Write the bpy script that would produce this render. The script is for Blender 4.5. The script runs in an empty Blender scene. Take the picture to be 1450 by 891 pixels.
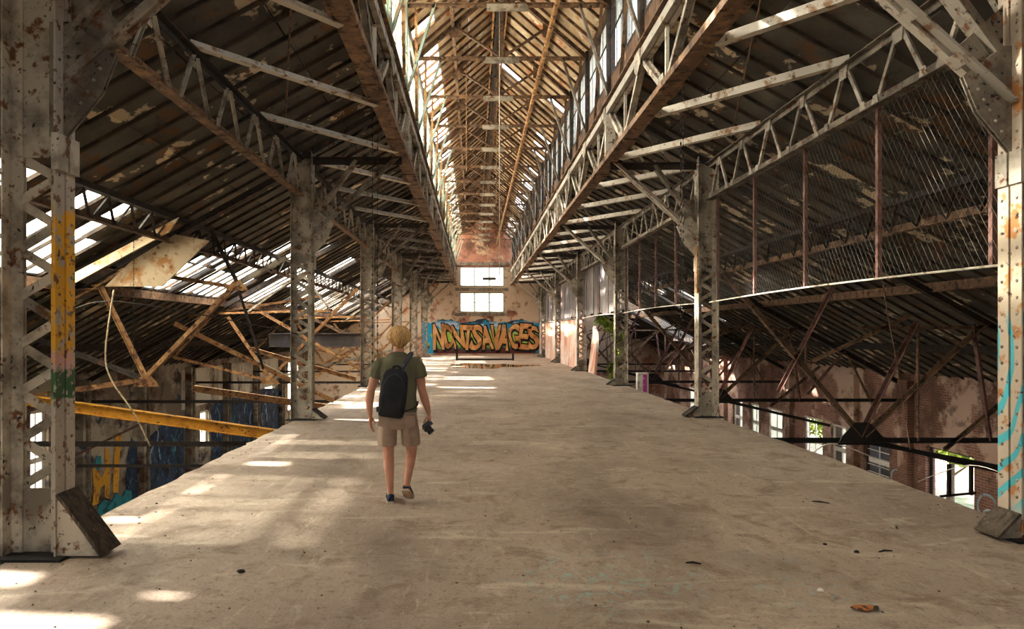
import bpy, bmesh, math, random
from mathutils import Vector, Matrix, Quaternion
from mathutils import noise as mnoise

R = random.Random(11)
S = bpy.context.scene
COL = S.collection
V = Vector
ZU = V((0, 0, 1))
XU = V((1, 0, 0))
YU = V((0, 1, 0))

# ------------------------------------------------------------------ camera
cam_d = bpy.data.cameras.new('camera')
cam = bpy.data.objects.new('camera', cam_d)
COL.objects.link(cam)
cam.location = (0, 0, 1.75)
cam.rotation_euler = (math.radians(90), 0, 0)
cam_d.sensor_width = 36
cam_d.lens = 36 * 950 / 1450
cam_d.shift_x = 53 / 1450
cam_d.shift_y = 24.5 / 1450
cam_d.clip_end = 500
S.camera = cam

# ------------------------------------------------------------------ light
SUN_DIR = V((1.0, -0.28, -0.86)).normalized()      # the way the light travels
world = bpy.data.worlds.new('world')
S.world = world
world.use_nodes = True
wn = world.node_tree
bg = wn.nodes['Background']
sky = wn.nodes.new('ShaderNodeTexSky')
sky.sky_type = 'NISHITA'
sky.sun_disc = False
sky.sun_elevation = math.asin(-SUN_DIR.z)
sky.sun_rotation = math.atan2(-SUN_DIR.x, -SUN_DIR.y)
sky.air_density = 1.0
sky.dust_density = 4.0
sky.ozone_density = 0.6
hs = wn.nodes.new('ShaderNodeHueSaturation')
hs.inputs['Saturation'].default_value = 0.45
wn.links.new(sky.outputs[0], hs.inputs['Color'])
wn.links.new(hs.outputs[0], bg.inputs[0])
bg.inputs[1].default_value = 0.55
sun_d = bpy.data.lights.new('sun', 'SUN')
sun = bpy.data.objects.new('sun', sun_d)
COL.objects.link(sun)
sun.rotation_euler = SUN_DIR.to_track_quat('-Z', 'Y').to_euler()
sun.location = (-30, 10, 30)
sun_d.energy = 13.0
sun_d.angle = math.radians(1.7)
sun_d.color = (1.0, 0.94, 0.86)
S.view_settings.view_transform = 'Standard'
S.view_settings.look = 'None'
S.view_settings.exposure = 1.8
S.view_settings.gamma = 1.0
S.view_settings.use_curve_mapping = False

# ------------------------------------------------------------------ materials
def lin(c):
    out = []
    for x in c[:3]:
        x /= 255.0
        out.append(x / 12.92 if x <= 0.04045 else ((x + 0.055) / 1.055) ** 2.4)
    return tuple(out) + (1.0,)

class NT:
    def __init__(s, name):
        s.m = bpy.data.materials.new(name)
        s.m.use_nodes = True
        s.t = s.m.node_tree
        s.bsdf = s.t.nodes['Principled BSDF']
        s.out = s.t.nodes['Material Output']
        g = s.t.nodes.new('ShaderNodeNewGeometry')
        s.pos = g.outputs['Position']
    def n(s, typ, **kw):
        nd = s.t.nodes.new(typ)
        for k, v in kw.items():
            setattr(nd, k, v)
        return nd
    def link(s, a, b):
        s.t.links.new(a, b)
    def setin(s, sock, v):
        if isinstance(v, bpy.types.NodeSocket):
            s.link(v, sock)
        else:
            sock.default_value = v
    def math(s, op, a, b=0.0, clamp=False):
        nd = s.n('ShaderNodeMath', operation=op, use_clamp=clamp)
        s.setin(nd.inputs[0], a)
        s.setin(nd.inputs[1], b)
        return nd.outputs[0]
    def mix(s, f, a, b, blend='MIX'):
        nd = s.n('ShaderNodeMix', data_type='RGBA', blend_type=blend)
        s.setin(nd.inputs[0], f)
        s.setin(nd.inputs[6], a)
        s.setin(nd.inputs[7], b)
        return nd.outputs[2]
    def map(s, scale=(1, 1, 1), loc=(0, 0, 0), rot=(0, 0, 0), src=None):
        nd = s.n('ShaderNodeMapping')
        s.link(src or s.pos, nd.inputs[0])
        nd.inputs[1].default_value = loc
        nd.inputs[2].default_value = rot
        nd.inputs[3].default_value = scale
        return nd.outputs[0]
    def noise(s, scale, detail=5, rough=0.6, vec=None, dist=0.0):
        nd = s.n('ShaderNodeTexNoise')
        s.link(vec or s.pos, nd.inputs['Vector'])
        nd.inputs['Scale'].default_value = scale
        nd.inputs['Detail'].default_value = detail
        nd.inputs['Roughness'].default_value = rough
        nd.inputs['Distortion'].default_value = dist
        return nd.outputs[0]
    def step(s, x, a, b):
        nd = s.n('ShaderNodeMapRange', clamp=True)
        s.setin(nd.inputs[0], x)
        nd.inputs[1].default_value = a
        nd.inputs[2].default_value = b
        return nd.outputs[0]
    def tone(s, col, lo=0.7, hi=1.3):
        a = s.n('ShaderNodeAttribute', attribute_name='tone')
        mr = s.n('ShaderNodeMapRange')
        s.link(a.outputs['Fac'], mr.inputs[0])
        mr.inputs[3].default_value = lo
        mr.inputs[4].default_value = hi
        cm = s.n('ShaderNodeCombineColor')
        for i in range(3):
            s.link(mr.outputs[0], cm.inputs[i])
        return s.mix(1.0, col, cm.outputs[0], 'MULTIPLY')
    def bump(s, h, strength=0.3, dist=0.02):
        b = s.n('ShaderNodeBump')
        b.inputs['Strength'].default_value = strength
        b.inputs['Distance'].default_value = dist
        s.link(h, b.inputs['Height'])
        s.link(b.outputs[0], s.bsdf.inputs['Normal'])
    def fin(s, col, rough=0.8, metal=0.0, spec=0.3):
        s.setin(s.bsdf.inputs['Base Color'], col)
        s.setin(s.bsdf.inputs['Roughness'], rough)
        s.bsdf.inputs['Metallic'].default_value = metal
        s.bsdf.inputs['Specular IOR Level'].default_value = spec
        return s.m

def layered(name, base, layers=(), rough=0.8, tone=(0.75, 1.25), bump=0.25, stretch=(1, 1, 1), bands=(), spec=0.3):
    """base colour with wear, rust and dirt patches (colour, scale, threshold, softness) on top; bands = (colour, z0, z1, wear)"""
    n = NT(name)
    vec = n.map(stretch)
    c = lin(base)
    bnoise = n.noise(30, 2, vec=vec)
    sep = n.n('ShaderNodeSeparateXYZ')
    n.link(n.pos, sep.inputs[0])
    for i, (bc, z0, z1, wear) in enumerate(bands):
        zj = n.math('ADD', sep.outputs[2], n.math('MULTIPLY', n.math('SUBTRACT', n.noise(9 + i, 3), 0.5), 0.25))
        m = n.math('MULTIPLY', n.step(zj, z0 - 0.02, z0 + 0.02), n.math('SUBTRACT', 1.0, n.step(zj, z1 - 0.02, z1 + 0.02)))
        m = n.math('MULTIPLY', m, n.math('SUBTRACT', 1.0, n.step(n.noise(11 + i * 3, 6, 0.65), wear - 0.02, wear + 0.03)))
        c = n.mix(m, c, lin(bc))
    for i, (lc, sc, th, so) in enumerate(layers):
        vv = n.map(stretch, loc=(i * 7.3, i * 3.1, i * 5.7))
        m = n.step(n.noise(sc, 8, 0.62, vec=vv), th - so, th + so)
        c = n.mix(m, c, lin(lc))
    if tone:
        c = n.tone(c, *tone)
    if bump:
        n.bump(bnoise, bump, 0.01)
    return n.fin(c, rough, 0.0, spec)

M = {}
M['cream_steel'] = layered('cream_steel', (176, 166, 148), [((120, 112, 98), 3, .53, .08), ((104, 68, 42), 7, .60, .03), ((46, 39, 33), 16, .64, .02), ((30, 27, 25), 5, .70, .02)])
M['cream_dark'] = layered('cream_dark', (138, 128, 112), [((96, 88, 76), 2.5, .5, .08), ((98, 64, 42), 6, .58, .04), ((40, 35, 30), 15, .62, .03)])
M['rust_steel'] = layered('rust_steel', (106, 82, 62), [((134, 102, 72), 5, .55, .06), ((62, 45, 35), 7, .56, .05), ((160, 142, 116), 11, .66, .03)])
M['rust_orange'] = layered('rust_orange', (146, 106, 68), [((182, 142, 92), 4, .55, .06), ((84, 54, 36), 8, .56, .05), ((196, 172, 134), 9, .66, .03)])
M['rust_pink'] = layered('rust_pink', (120, 88, 78), [((92, 58, 44), 6, .55, .06), ((52, 40, 36), 9, .6, .04)])
M['dark_steel'] = layered('dark_steel', (56, 49, 43), [((88, 58, 40), 6, .6, .05), ((32, 29, 27), 9, .58, .05)])
M['black_steel'] = layered('black_steel', (34, 31, 29), [((60, 44, 34), 6, .62, .05)])
M['pale_steel'] = layered('pale_steel', (190, 182, 166), [((140, 108, 78), 5, .58, .05), ((84, 66, 50), 10, .64, .03)])
M['green_steel'] = layered('green_steel', (128, 140, 126), [((150, 120, 86), 6, .58, .05), ((60, 54, 46), 10, .62, .04)])
M['yellow_steel'] = layered('yellow_steel', (205, 146, 44), [((176, 116, 34), 4, .55, .08), ((66, 48, 30), 9, .62, .03)])
M['column_left'] = layered('column_left', (172, 162, 146), [((106, 72, 46), 8, .60, .03), ((48, 40, 34), 15, .63, .02)],
                           bands=[((214, 158, 44), 1.5, 2.72, .56), ((196, 150, 150), 1.42, 1.6, .5), ((62, 96, 62), 1.22, 1.46, .60)])
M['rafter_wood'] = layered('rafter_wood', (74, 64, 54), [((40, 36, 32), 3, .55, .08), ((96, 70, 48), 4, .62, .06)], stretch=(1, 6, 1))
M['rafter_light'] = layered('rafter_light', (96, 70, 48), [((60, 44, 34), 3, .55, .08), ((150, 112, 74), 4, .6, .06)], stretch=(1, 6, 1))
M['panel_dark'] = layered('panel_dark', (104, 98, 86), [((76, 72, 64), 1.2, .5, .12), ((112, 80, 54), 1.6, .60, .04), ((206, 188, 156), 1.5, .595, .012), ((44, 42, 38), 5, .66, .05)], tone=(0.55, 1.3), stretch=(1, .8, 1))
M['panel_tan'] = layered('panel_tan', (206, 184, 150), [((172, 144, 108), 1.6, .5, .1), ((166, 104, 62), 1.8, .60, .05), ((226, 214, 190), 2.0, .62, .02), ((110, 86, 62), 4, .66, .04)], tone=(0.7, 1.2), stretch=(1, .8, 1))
M['plaster_sheet'] = layered('plaster_sheet', (212, 190, 154), [((176, 126, 74), 3, .56, .06), ((130, 96, 62), 8, .62, .04)])
M['bounce_cover'] = layered('bounce_cover', (196, 192, 184), [((150, 140, 128), 1, .55, .08)])
M['timber'] = layered('timber', (128, 104, 78), [((84, 66, 48), 4, .52, .1), ((168, 144, 112), 8, .62, .05)], stretch=(4, 4, .5))
M['dark_timber'] = layered('dark_timber', (92, 80, 66), [((58, 50, 42), 4, .52, .1), ((130, 112, 90), 8, .62, .05)], stretch=(4, 4, .5))
M['mesh_wire'] = layered('mesh_wire', (112, 108, 100), [((110, 84, 62), 3, .56, .08)], bump=0)
M['ground'] = layered('ground', (150, 140, 120), [((104, 94, 78), 1.2, .5, .15), ((84, 96, 58), .6, .6, .05)])
M['rope'] = layered('rope', (170, 150, 120), [((110, 90, 66), 20, .55, .1)], bump=0)
M['rubber'] = layered('rubber', (28, 28, 30), rough=.6, bump=0)
M['grit'] = layered('grit', (170, 156, 134), [((90, 78, 64), 8, .5, .02)], tone=(.5, 1.3))
M['leaf_litter'] = layered('leaf_litter', (176, 108, 60), [((70, 50, 36), 20, .55, .03)])
M['bright_paint'] = layered('bright_paint', (220, 214, 202), [((170, 156, 138), 4, .58, .05)])
M['magenta'] = layered('magenta', (186, 70, 150), [((220, 200, 210), 6, .58, .03)])
M['sheet_grey'] = layered('sheet_grey', (112, 105, 100), [((84, 78, 74), .9, .5, .1), ((132, 112, 102), 1.5, .58, .06), ((92, 96, 112), .6, .60, .05)], tone=(.8, 1.2), stretch=(1, 1, .4))
M['sheet_pink'] = layered('sheet_pink', (206, 160, 136), [((222, 204, 190), .7, .52, .06), ((196, 120, 84), .8, .58, .05), ((140, 150, 170), 1.2, .64, .04), ((110, 84, 70), 3, .66, .03)], tone=(.85, 1.1))
M['foliage'] = layered('foliage', (140, 164, 56), [((190, 204, 84), 2, .52, .08), ((64, 88, 30), 3, .56, .08)], tone=(.5, 1.5), bump=0)
M['bark'] = layered('bark', (96, 80, 62), [((60, 50, 40), 8, .55, .05)])
M['gold_paint'] = layered('gold_paint', (206, 150, 48), [((150, 96, 40), 3, .58, .04), ((80, 60, 44), 7, .64, .04)], bump=0)
M['teal_paint'] = layered('teal_paint', (52, 142, 152), [((40, 84, 98), 3, .56, .04), ((80, 70, 60), 7, .64, .04)], bump=0)
M['navy_paint'] = layered('navy_paint', (44, 62, 88), [((30, 36, 48), 2, .52, .05), ((92, 112, 132), 3, .6, .04), ((80, 70, 60), 5, .62, .04)], bump=0)
M['white_paint'] = layered('white_paint', (176, 190, 200), [((120, 120, 120), 6, .58, .05)], bump=0)
M['black_paint'] = layered('black_paint', (28, 26, 28), bump=0)
M['letter_paint'] = layered('letter_paint', (198, 142, 84), [((222, 172, 112), 1.6, .55, .05), ((160, 104, 58), 2, .58, .05)], bump=0, tone=(.9, 1.1))
M['lime_paint'] = layered('lime_paint', (196, 204, 70), [((90, 160, 110), 1.2, .55, .05)], bump=0)
M['skin'] = layered('skin', (206, 152, 124), [((192, 128, 102), 6, .56, .1)], rough=.55, tone=(1, 1), bump=.05)
M['hair'] = layered('hair', (214, 174, 116), [], rough=.55, tone=(.55, 1.3), bump=0)
M['shirt'] = layered('shirt', (112, 110, 86), [((98, 96, 74), 8, .55, .1)], rough=.95, tone=(1, 1), bump=.15)
M['shorts'] = layered('shorts', (172, 148, 128), [((154, 130, 112), 8, .55, .1)], rough=.95, tone=(1, 1), bump=.15)
M['pack'] = layered('pack', (44, 46, 50), [((34, 35, 38), 10, .55, .1)], rough=.8, tone=(1, 1), bump=.15)
M['pack_trim'] = layered('pack_trim', (66, 68, 74), rough=.7, tone=(1, 1), bump=.1)
M['shoe'] = layered('shoe', (40, 58, 78), [((30, 42, 58), 20, .55, .1)], rough=.85, tone=(1, 1), bump=.15)
M['sole'] = layered('sole', (196, 178, 156), [((120, 100, 80), 16, .56, .1)], rough=.8, tone=(1, 1), bump=.1)
M['camera_black'] = layered('camera_black', (22, 22, 24), rough=.4, tone=(1, 1), bump=0, spec=.5)
M['eye'] = layered('eye', (60, 70, 84), rough=.2, tone=(1, 1), bump=0)

def mat_column_right():
    n = NT('column_right')
    c = lin((196, 180, 156))
    c = n.mix(n.step(n.noise(5, 7), .54, .60), c, lin((186, 128, 78)))
    sep = n.n('ShaderNodeSeparateXYZ'); n.link(n.pos, sep.inputs[0])
    z = sep.outputs[2]
    w = n.n('ShaderNodeTexWave', wave_type='RINGS')
    n.link(n.map((1, 1, .55), loc=(-4.5, -6, -.9)), w.inputs[0])
    w.inputs['Scale'].default_value = 2.4; w.inputs['Distortion'].default_value = 5; w.inputs['Detail'].default_value = 1
    zz = n.math('MULTIPLY', n.step(z, .2, .35), n.math('SUBTRACT', 1.0, n.step(z, 1.75, 1.95)))
    c = n.mix(n.math('MULTIPLY', zz, n.step(w.outputs[1], .70, .78)), c, lin((84, 186, 196)))
    c = n.mix(n.step(n.noise(9, 8), .62, .65), c, lin((96, 62, 42)))
    n.bump(n.noise(30, 2), .25, .01)
    return n.fin(n.tone(c, .85, 1.15), .8)
M['column_right'] = mat_column_right()

def mat_deck():
    n = NT('deck_concrete')
    v1 = n.map((1, 1, 1))
    c = n.mix(n.step(n.noise(.55, 6, .6), .32, .68), lin((148, 130, 113)), lin((183, 165, 145)))
    c = n.mix(n.math('MULTIPLY', n.step(n.noise(2.2, 9, .68, dist=.6), .50, .64), .75), c, lin((122, 102, 82)))
    c = n.mix(n.math('MULTIPLY', n.step(n.noise(1.5, 7, .6, vec=n.map((.5, 2.2, 1), loc=(4, 9, 0), rot=(0, 0, .35)), dist=1.2), .58, .68), .6), c, lin((206, 192, 168)))
    c = n.mix(n.math('MULTIPLY', n.step(n.noise(1.1, 6, .6, vec=n.map((2.6, .6, 1), loc=(1, 2, 0), rot=(0, 0, .8)), dist=1.5), .62, .68), .5), c, lin((196, 178, 152)))
    c = n.mix(n.math('MULTIPLY', n.step(n.noise(14, 9, .7), .54, .68), .7), c, lin((96, 80, 64)))
    c = n.mix(n.math('MULTIPLY', n.step(n.noise(45, 6, .7), .52, .66), .5), c, lin((104, 88, 72)))
    c = n.mix(n.math('MULTIPLY', n.step(n.noise(7, 8, .7, vec=n.map((1.5, .5, 1), rot=(0, 0, .5)), dist=1.0), .58, .66), .45), c, lin((204, 190, 166)))
    c = n.mix(n.math('MULTIPLY', n.step(n.noise(60, 3, .6), .66, .70), .7), c, lin((222, 208, 186)))
    # spray-paint remnants
    d = n.n('ShaderNodeVectorMath', operation='DISTANCE'); n.link(n.pos, d.inputs[0]); d.inputs[1].default_value = (.95, 4.75, 0)
    m = n.math('MULTIPLY', n.math('SUBTRACT', 1.0, n.step(d.outputs['Value'], .3, .85)), n.step(n.noise(5, 6, .6, dist=2.5), .55, .60))
    c = n.mix(n.math('MULTIPLY', m, .55), c, lin((140, 188, 184)))
    d2 = n.n('ShaderNodeVectorMath', operation='DISTANCE'); n.link(n.pos, d2.inputs[0]); d2.inputs[1].default_value = (2.3, 4.7, 0)
    m = n.math('MULTIPLY', n.math('SUBTRACT', 1.0, n.step(d2.outputs['Value'], .3, .8)), n.step(n.noise(4, 6, .6, dist=2.5), .56, .61))
    c = n.mix(n.math('MULTIPLY', m, .4), c, lin((150, 176, 176)))
    # broad soot and dirt blotches over the whole deck
    c = n.mix(n.math('MULTIPLY', n.step(n.noise(.33, 5, .6, vec=n.map((1.6, .7, 1), loc=(2, 5, 0))), .52, .66), .5), c, lin((96, 84, 70)))
    n.bump(n.math('ADD', n.noise(18, 8, .7), n.math('MULTIPLY', n.noise(3, 5), 2.0)), .35, .02)
    rr = n.math('ADD', n.math('MULTIPLY', n.noise(1.4, 5), .35), .55)
    return n.fin(c, rr, 0, .35)
M['deck'] = mat_deck()

def mat_brick(name, axis, c1, c2, plaster, pth):
    n = NT(name)
    sep = n.n('ShaderNodeSeparateXYZ'); n.link(n.pos, sep.inputs[0])
    cb = n.n('ShaderNodeCombineXYZ')
    n.link(sep.outputs[axis], cb.inputs[0]); n.link(sep.outputs[2], cb.inputs[1])
    b = n.n('ShaderNodeTexBrick')
    n.link(cb.outputs[0], b.inputs[0])
    b.inputs['Color1'].default_value = lin(c1); b.inputs['Color2'].default_value = lin(c2)
    b.inputs['Mortar'].default_value = lin((150, 132, 114))
    b.inputs['Scale'].default_value = 1; b.inputs['Brick Width'].default_value = .24
    b.inputs['Row Height'].default_value = .08; b.inputs['Mortar Size'].default_value = .010
    c = n.mix(n.step(n.noise(.7, 6), .45, .62), b.outputs[0], lin((96, 66, 52)))
    c = n.mix(n.step(n.noise(.5, 8, .65), pth - .03, pth + .03), c, lin(plaster))
    c = n.mix(n.math('MULTIPLY', n.step(n.noise(2.5, 7), .58, .66), .6), c, lin((70, 58, 48)))
    n.bump(b.outputs[1], -.4, .015)
    return n.fin(c, .9)
M['brick_side'] = mat_brick('brick_side', 1, (142, 96, 78), (120, 76, 62), (186, 156, 136), .53)
M['brick_far'] = mat_brick('brick_far', 0, (196, 112, 76), (176, 92, 62), (190, 166, 140), .42)
M['brick_gable'] = mat_brick('brick_gable', 0, (178, 108, 80), (156, 88, 66), (196, 164, 134), .57)
M['wall_old'] = layered('wall_old', (126, 112, 96), [((172, 160, 142), .5, .52, .05), ((88, 58, 46), .8, .56, .05), ((48, 46, 48), 1.2, .60, .06), ((40, 62, 84), .7, .64, .02)], stretch=(1, 1, 1.4))
M['wall_pale'] = layered('wall_pale', (200, 192, 176), [((150, 138, 120), .8, .54, .06), ((96, 80, 66), 2, .62, .05)], stretch=(1, 1, .6))

def mat_graffiti_bg():
    n = NT('graffiti_background')
    sep = n.n('ShaderNodeSeparateXYZ'); n.link(n.pos, sep.inputs[0])
    z = n.math('ADD', sep.outputs[2], n.math('MULTIPLY', n.math('SUBTRACT', n.noise(1.1, 4), .5), 1.3))
    c = n.mix(n.step(z, .35, .6), lin((92, 44, 40)), lin((46, 66, 66)))
    c = n.mix(n.step(z, .55, .9), c, lin((150, 180, 70)))
    c = n.mix(n.step(z, 1.75, 2.0), c, lin((38, 132, 172)))
    c = n.mix(n.step(z, 2.45, 2.6), c, lin((38, 52, 66)))
    cl = n.math('MULTIPLY', n.step(n.noise(1.25, 3, .5, vec=n.map((1, 1, 1.5))), .5, .58), n.math('MULTIPLY', n.step(sep.outputs[2], 1.6, 2.0), n.math('SUBTRACT', 1.0, n.step(sep.outputs[2], 2.3, 2.6))))
    c = n.mix(cl, c, lin((182, 196, 214)))
    xs = n.math('ADD', n.step(sep.outputs[0], -2.9, -3.2), n.step(sep.outputs[0], 4.5, 4.8))
    xs = n.math('MINIMUM', xs, 1.0)
    c = n.mix(n.math('MULTIPLY', xs, n.step(n.noise(1.5, 4), .42, .5)), c, lin((40, 140, 176)))
    return n.fin(c, .8)
M['graffiti_bg'] = mat_graffiti_bg()

def mat_glass(name, haze, tint=(232, 234, 230)):
    n = NT(name)
    tr = n.n('ShaderNodeBsdfTransparent'); tr.inputs[0].default_value = lin(tint)
    tl = n.n('ShaderNodeBsdfTranslucent'); tl.inputs[0].default_value = lin((228, 224, 214))
    gl = n.n('ShaderNodeBsdfGlossy'); gl.inputs[1].default_value = .15; gl.inputs[0].default_value = (.8, .8, .8, 1)
    m1 = n.n('ShaderNodeMixShader'); n.link(n.math('ADD', n.math('MULTIPLY', n.noise(1.6, 6), .5), haze - .25), m1.inputs[0])
    n.link(tr.outputs[0], m1.inputs[1]); n.link(tl.outputs[0], m1.inputs[2])
    m2 = n.n('ShaderNodeMixShader'); m2.inputs[0].default_value = .05
    n.link(m1.outputs[0], m2.inputs[1]); n.link(gl.outputs[0], m2.inputs[2])
    n.link(m2.outputs[0], n.out.inputs[0])
    return n.m
M['glass'] = mat_glass('dusty_glass', .35)
M['glass_clear'] = mat_glass('clear_glass', .2)
M['glass_roof'] = mat_glass('frosted_glass', .62)
M['glass_dirty'] = mat_glass('dirty_glass', .7, (190, 190, 180))

def mat_puddle():
    n = NT('puddle_water')
    n.bump(n.noise(4, 3), .08, .01)
    return n.fin(lin((96, 88, 76)), .04, 0, .6)
M['puddle'] = mat_puddle()

# ------------------------------------------------------------------ mesh helpers
ORIG = {}

class MB:
    def __init__(s):
        s.v = []; s.f = []; s.t = []
    def add(s, vs, fs, tone=None):
        o = len(s.v)
        s.v += [V(p) for p in vs]
        if tone is None:
            tone = R.random()
        for f in fs:
            s.f.append(tuple(i + o for i in f)); s.t.append(tone)
    def prism(s, prof, p, q, up=ZU, tone=None):
        p = V(p); q = V(q); d = (q - p).normalized()
        up = V(up)
        if abs(d.dot(up)) > .999:
            up = XU if abs(d.dot(XU)) < .9 else YU
        u = (up - d * up.dot(d)).normalized(); sd = d.cross(u)
        n = len(prof)
        vs = [p + sd * a + u * b for a, b in prof] + [q + sd * a + u * b for a, b in prof]
        fs = [tuple(range(n - 1, -1, -1)), tuple(range(n, 2 * n))]
        fs += [(i, (i + 1) % n, (i + 1) % n + n, i + n) for i in range(n)]
        s.add(vs, fs, tone)
        return s
    def bar(s, p, q, w, h, up=ZU, tone=None):
        return s.prism([(-w / 2, -h / 2), (w / 2, -h / 2), (w / 2, h / 2), (-w / 2, h / 2)], p, q, up, tone)
    def tee(s, p, q, w, h=None, t=.014, up=ZU, tone=None):
        h = h or w
        return s.prism([(-w / 2, 0), (w / 2, 0), (w / 2, t), (t / 2, t), (t / 2, h), (-t / 2, h), (-t / 2, t), (-w / 2, t)], p, q, up, tone)
    def ang(s, p, q, w, t=.012, up=ZU, tone=None):
        return s.prism([(0, 0), (w, 0), (w, t), (t, t), (t, w), (0, w)], p, q, up, tone)
    def chan(s, p, q, w, h, t=.014, up=ZU, tone=None):
        return s.prism([(-w / 2, 0), (w / 2, 0), (w / 2, h), (w / 2 - t, h), (w / 2 - t, t), (-w / 2 + t, t), (-w / 2 + t, h), (-w / 2, h)], p, q, up, tone)
    def ibeam(s, p, q, w, h, t=.016, up=ZU, tone=None):
        a, b = w / 2, h / 2
        return s.prism([(-a, -b), (a, -b), (a, -b + t), (t / 2, -b + t), (t / 2, b - t), (a, b - t), (a, b), (-a, b), (-a, b - t), (-t / 2, b - t), (-t / 2, -b + t), (-a, -b + t)], p, q, up, tone)
    def cyl(s, p, q, r, n=8, r2=None, tone=None):
        return s.tube([p, q], [r, r2 if r2 is not None else r], n, tone)
    def tube(s, pts, r, n=6, tone=None, up=None):
        pts = [V(p) for p in pts]
        if not isinstance(r, (list, tuple)):
            r = [r] * len(pts)
        vs = []; m = len(pts)
        uprev = None
        for i, p in enumerate(pts):
            d = (pts[min(i + 1, m - 1)] - pts[max(i - 1, 0)]).normalized()
            if uprev is None:
                a = up if up is not None else (ZU if abs(d.z) < .9 else YU)
            else:
                a = uprev
            u = (V(a) - d * V(a).dot(d)).normalized(); w = d.cross(u); uprev = u
            ri = r[i]
            ra, rb = ri if isinstance(ri, (list, tuple)) else (ri, ri)
            for k in range(n):
                an = 2 * math.pi * k / n
                vs.append(p + w * math.cos(an) * ra + u * math.sin(an) * rb)
        fs = [tuple(range(n - 1, -1, -1)), tuple((m - 1) * n + k for k in range(n))]
        for i in range(m - 1):
            for k in range(n):
                k2 = (k + 1) % n
                fs.append((i * n + k, i * n + k2, (i + 1) * n + k2, (i + 1) * n + k))
        s.add(vs, fs, tone)
        return s
    def plate(s, pts, thick, tone=None):
        """polygon extruded along the vector thick (centred on the points)"""
        th = V(thick); n = len(pts)
        vs = [V(p) - th / 2 for p in pts] + [V(p) + th / 2 for p in pts]
        fs = [tuple(range(n - 1, -1, -1)), tuple(range(n, 2 * n))] + [(i, (i + 1) % n, (i + 1) % n + n, i + n) for i in range(n)]
        s.add(vs, fs, tone)
        return s
    def box(s, a, b, tone=None):
        x0, y0, z0 = a; x1, y1, z1 = b
        vs = [(x0, y0, z0), (x1, y0, z0), (x1, y1, z0), (x0, y1, z0), (x0, y0, z1), (x1, y0, z1), (x1, y1, z1), (x0, y1, z1)]
        s.add(vs, [(3, 2, 1, 0), (4, 5, 6, 7), (0, 1, 5, 4), (1, 2, 6, 5), (2, 3, 7, 6), (3, 0, 4, 7)], tone)
        return s
    def dome(s, p, nrm, r, n=6):
        p = V(p); d = V(nrm).normalized()
        a = ZU if abs(d.z) < .9 else XU
        u = (a - d * a.dot(d)).normalized(); w = d.cross(u)
        vs = []
        for rr, h in ((r, 0), (r * .65, r * .55)):
            for k in range(n):
                an = 2 * math.pi * k / n
                vs.append(p + d * h + (u * math.sin(an) + w * math.cos(an)) * rr)
        s.add(vs, [(k, (k + 1) % n, (k + 1) % n + n, k + n) for k in range(n)] + [tuple(range(n, 2 * n))], .5)
        return s
    def ball(s, c, r, nu=10, nv=7, tone=None, rot=None):
        rx, ry, rz = r if isinstance(r, (list, tuple)) else (r, r, r)
        c = V(c); vs = []
        for j in range(1, nv):
            ph = math.pi * j / nv
            for i in range(nu):
                th = 2 * math.pi * i / nu
                q = V((rx * math.sin(ph) * math.cos(th), ry * math.sin(ph) * math.sin(th), rz * math.cos(ph)))
                if rot: q = rot @ q
                vs.append(c + q)
        top = V((0, 0, rz)); bot = V((0, 0, -rz))
        if rot: top = rot @ top; bot = rot @ bot
        vs += [c + top, c + bot]; T = len(vs) - 2; B = T + 1
        fs = []
        for j in range(nv - 2):
            for i in range(nu):
                i2 = (i + 1) % nu
                fs.append((j * nu + i, (j + 1) * nu + i, (j + 1) * nu + i2, j * nu + i2))
        for i in range(nu):
            i2 = (i + 1) % nu
            fs.append((T, i, i2)); fs.append((B, (nv - 2) * nu + i2, (nv - 2) * nu + i))
        s.add(vs, fs, tone)
        return s
    def build(s, name, mat, parent=None, smooth=False, origin=None, label=None, kind=None):
        if parent is not None:
            o = ORIG.get(parent.name, V((0, 0, 0)))
        elif origin is not None:
            o = V(origin)
        else:
            xs = [p.x for p in s.v]; ys = [p.y for p in s.v]; zs = [p.z for p in s.v]
            o = V(((min(xs) + max(xs)) / 2, (min(ys) + max(ys)) / 2, min(zs)))
        me = bpy.data.meshes.new(name)
        me.from_pydata([p - o for p in s.v], [], s.f)
        at = me.attributes.new('tone', 'FLOAT', 'FACE')
        at.data.foreach_set('value', s.t)
        me.materials.append(M[mat] if isinstance(mat, str) else mat)
        if smooth:
            me.polygons.foreach_set('use_smooth', [True] * len(me.polygons))
        ob = bpy.data.objects.new(name, me)
        COL.objects.link(ob)
        if parent is not None:
            ob.parent = parent
        else:
            ob.location = o
        ORIG[ob.name] = o
        if label: ob['label'] = label
        if kind: ob['kind'] = kind
        return ob

def tag(o, label, cat, group=None):
    o['label'] = label; o['category'] = cat
    if group: o['group'] = group
    return o

def thing(name, label, cat, loc, group=None):
    o = bpy.data.objects.new(name, None)
    o.empty_display_size = .1
    COL.objects.link(o)
    o.location = loc
    ORIG[o.name] = V(loc)
    return tag(o, label, cat, group)

def struct(name, loc=(0, 0, 0), label=None):
    o = bpy.data.objects.new(name, None)
    COL.objects.link(o)
    o.location = loc
    ORIG[o.name] = V(loc)
    o['kind'] = 'structure'
    if label: o['label'] = label
    return o

def copy_tree(o, parent=None, delta=None):
    c = o.copy()
    COL.objects.link(c)
    if parent is not None:
        c.parent = parent
    if delta is not None:
        c.location = o.location + V(delta)
    for ch in o.children:
        copy_tree(ch, c)
    ORIG[c.name] = V(c.location) if parent is None else ORIG.get(parent.name, V((0, 0, 0)))
    return c

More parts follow.
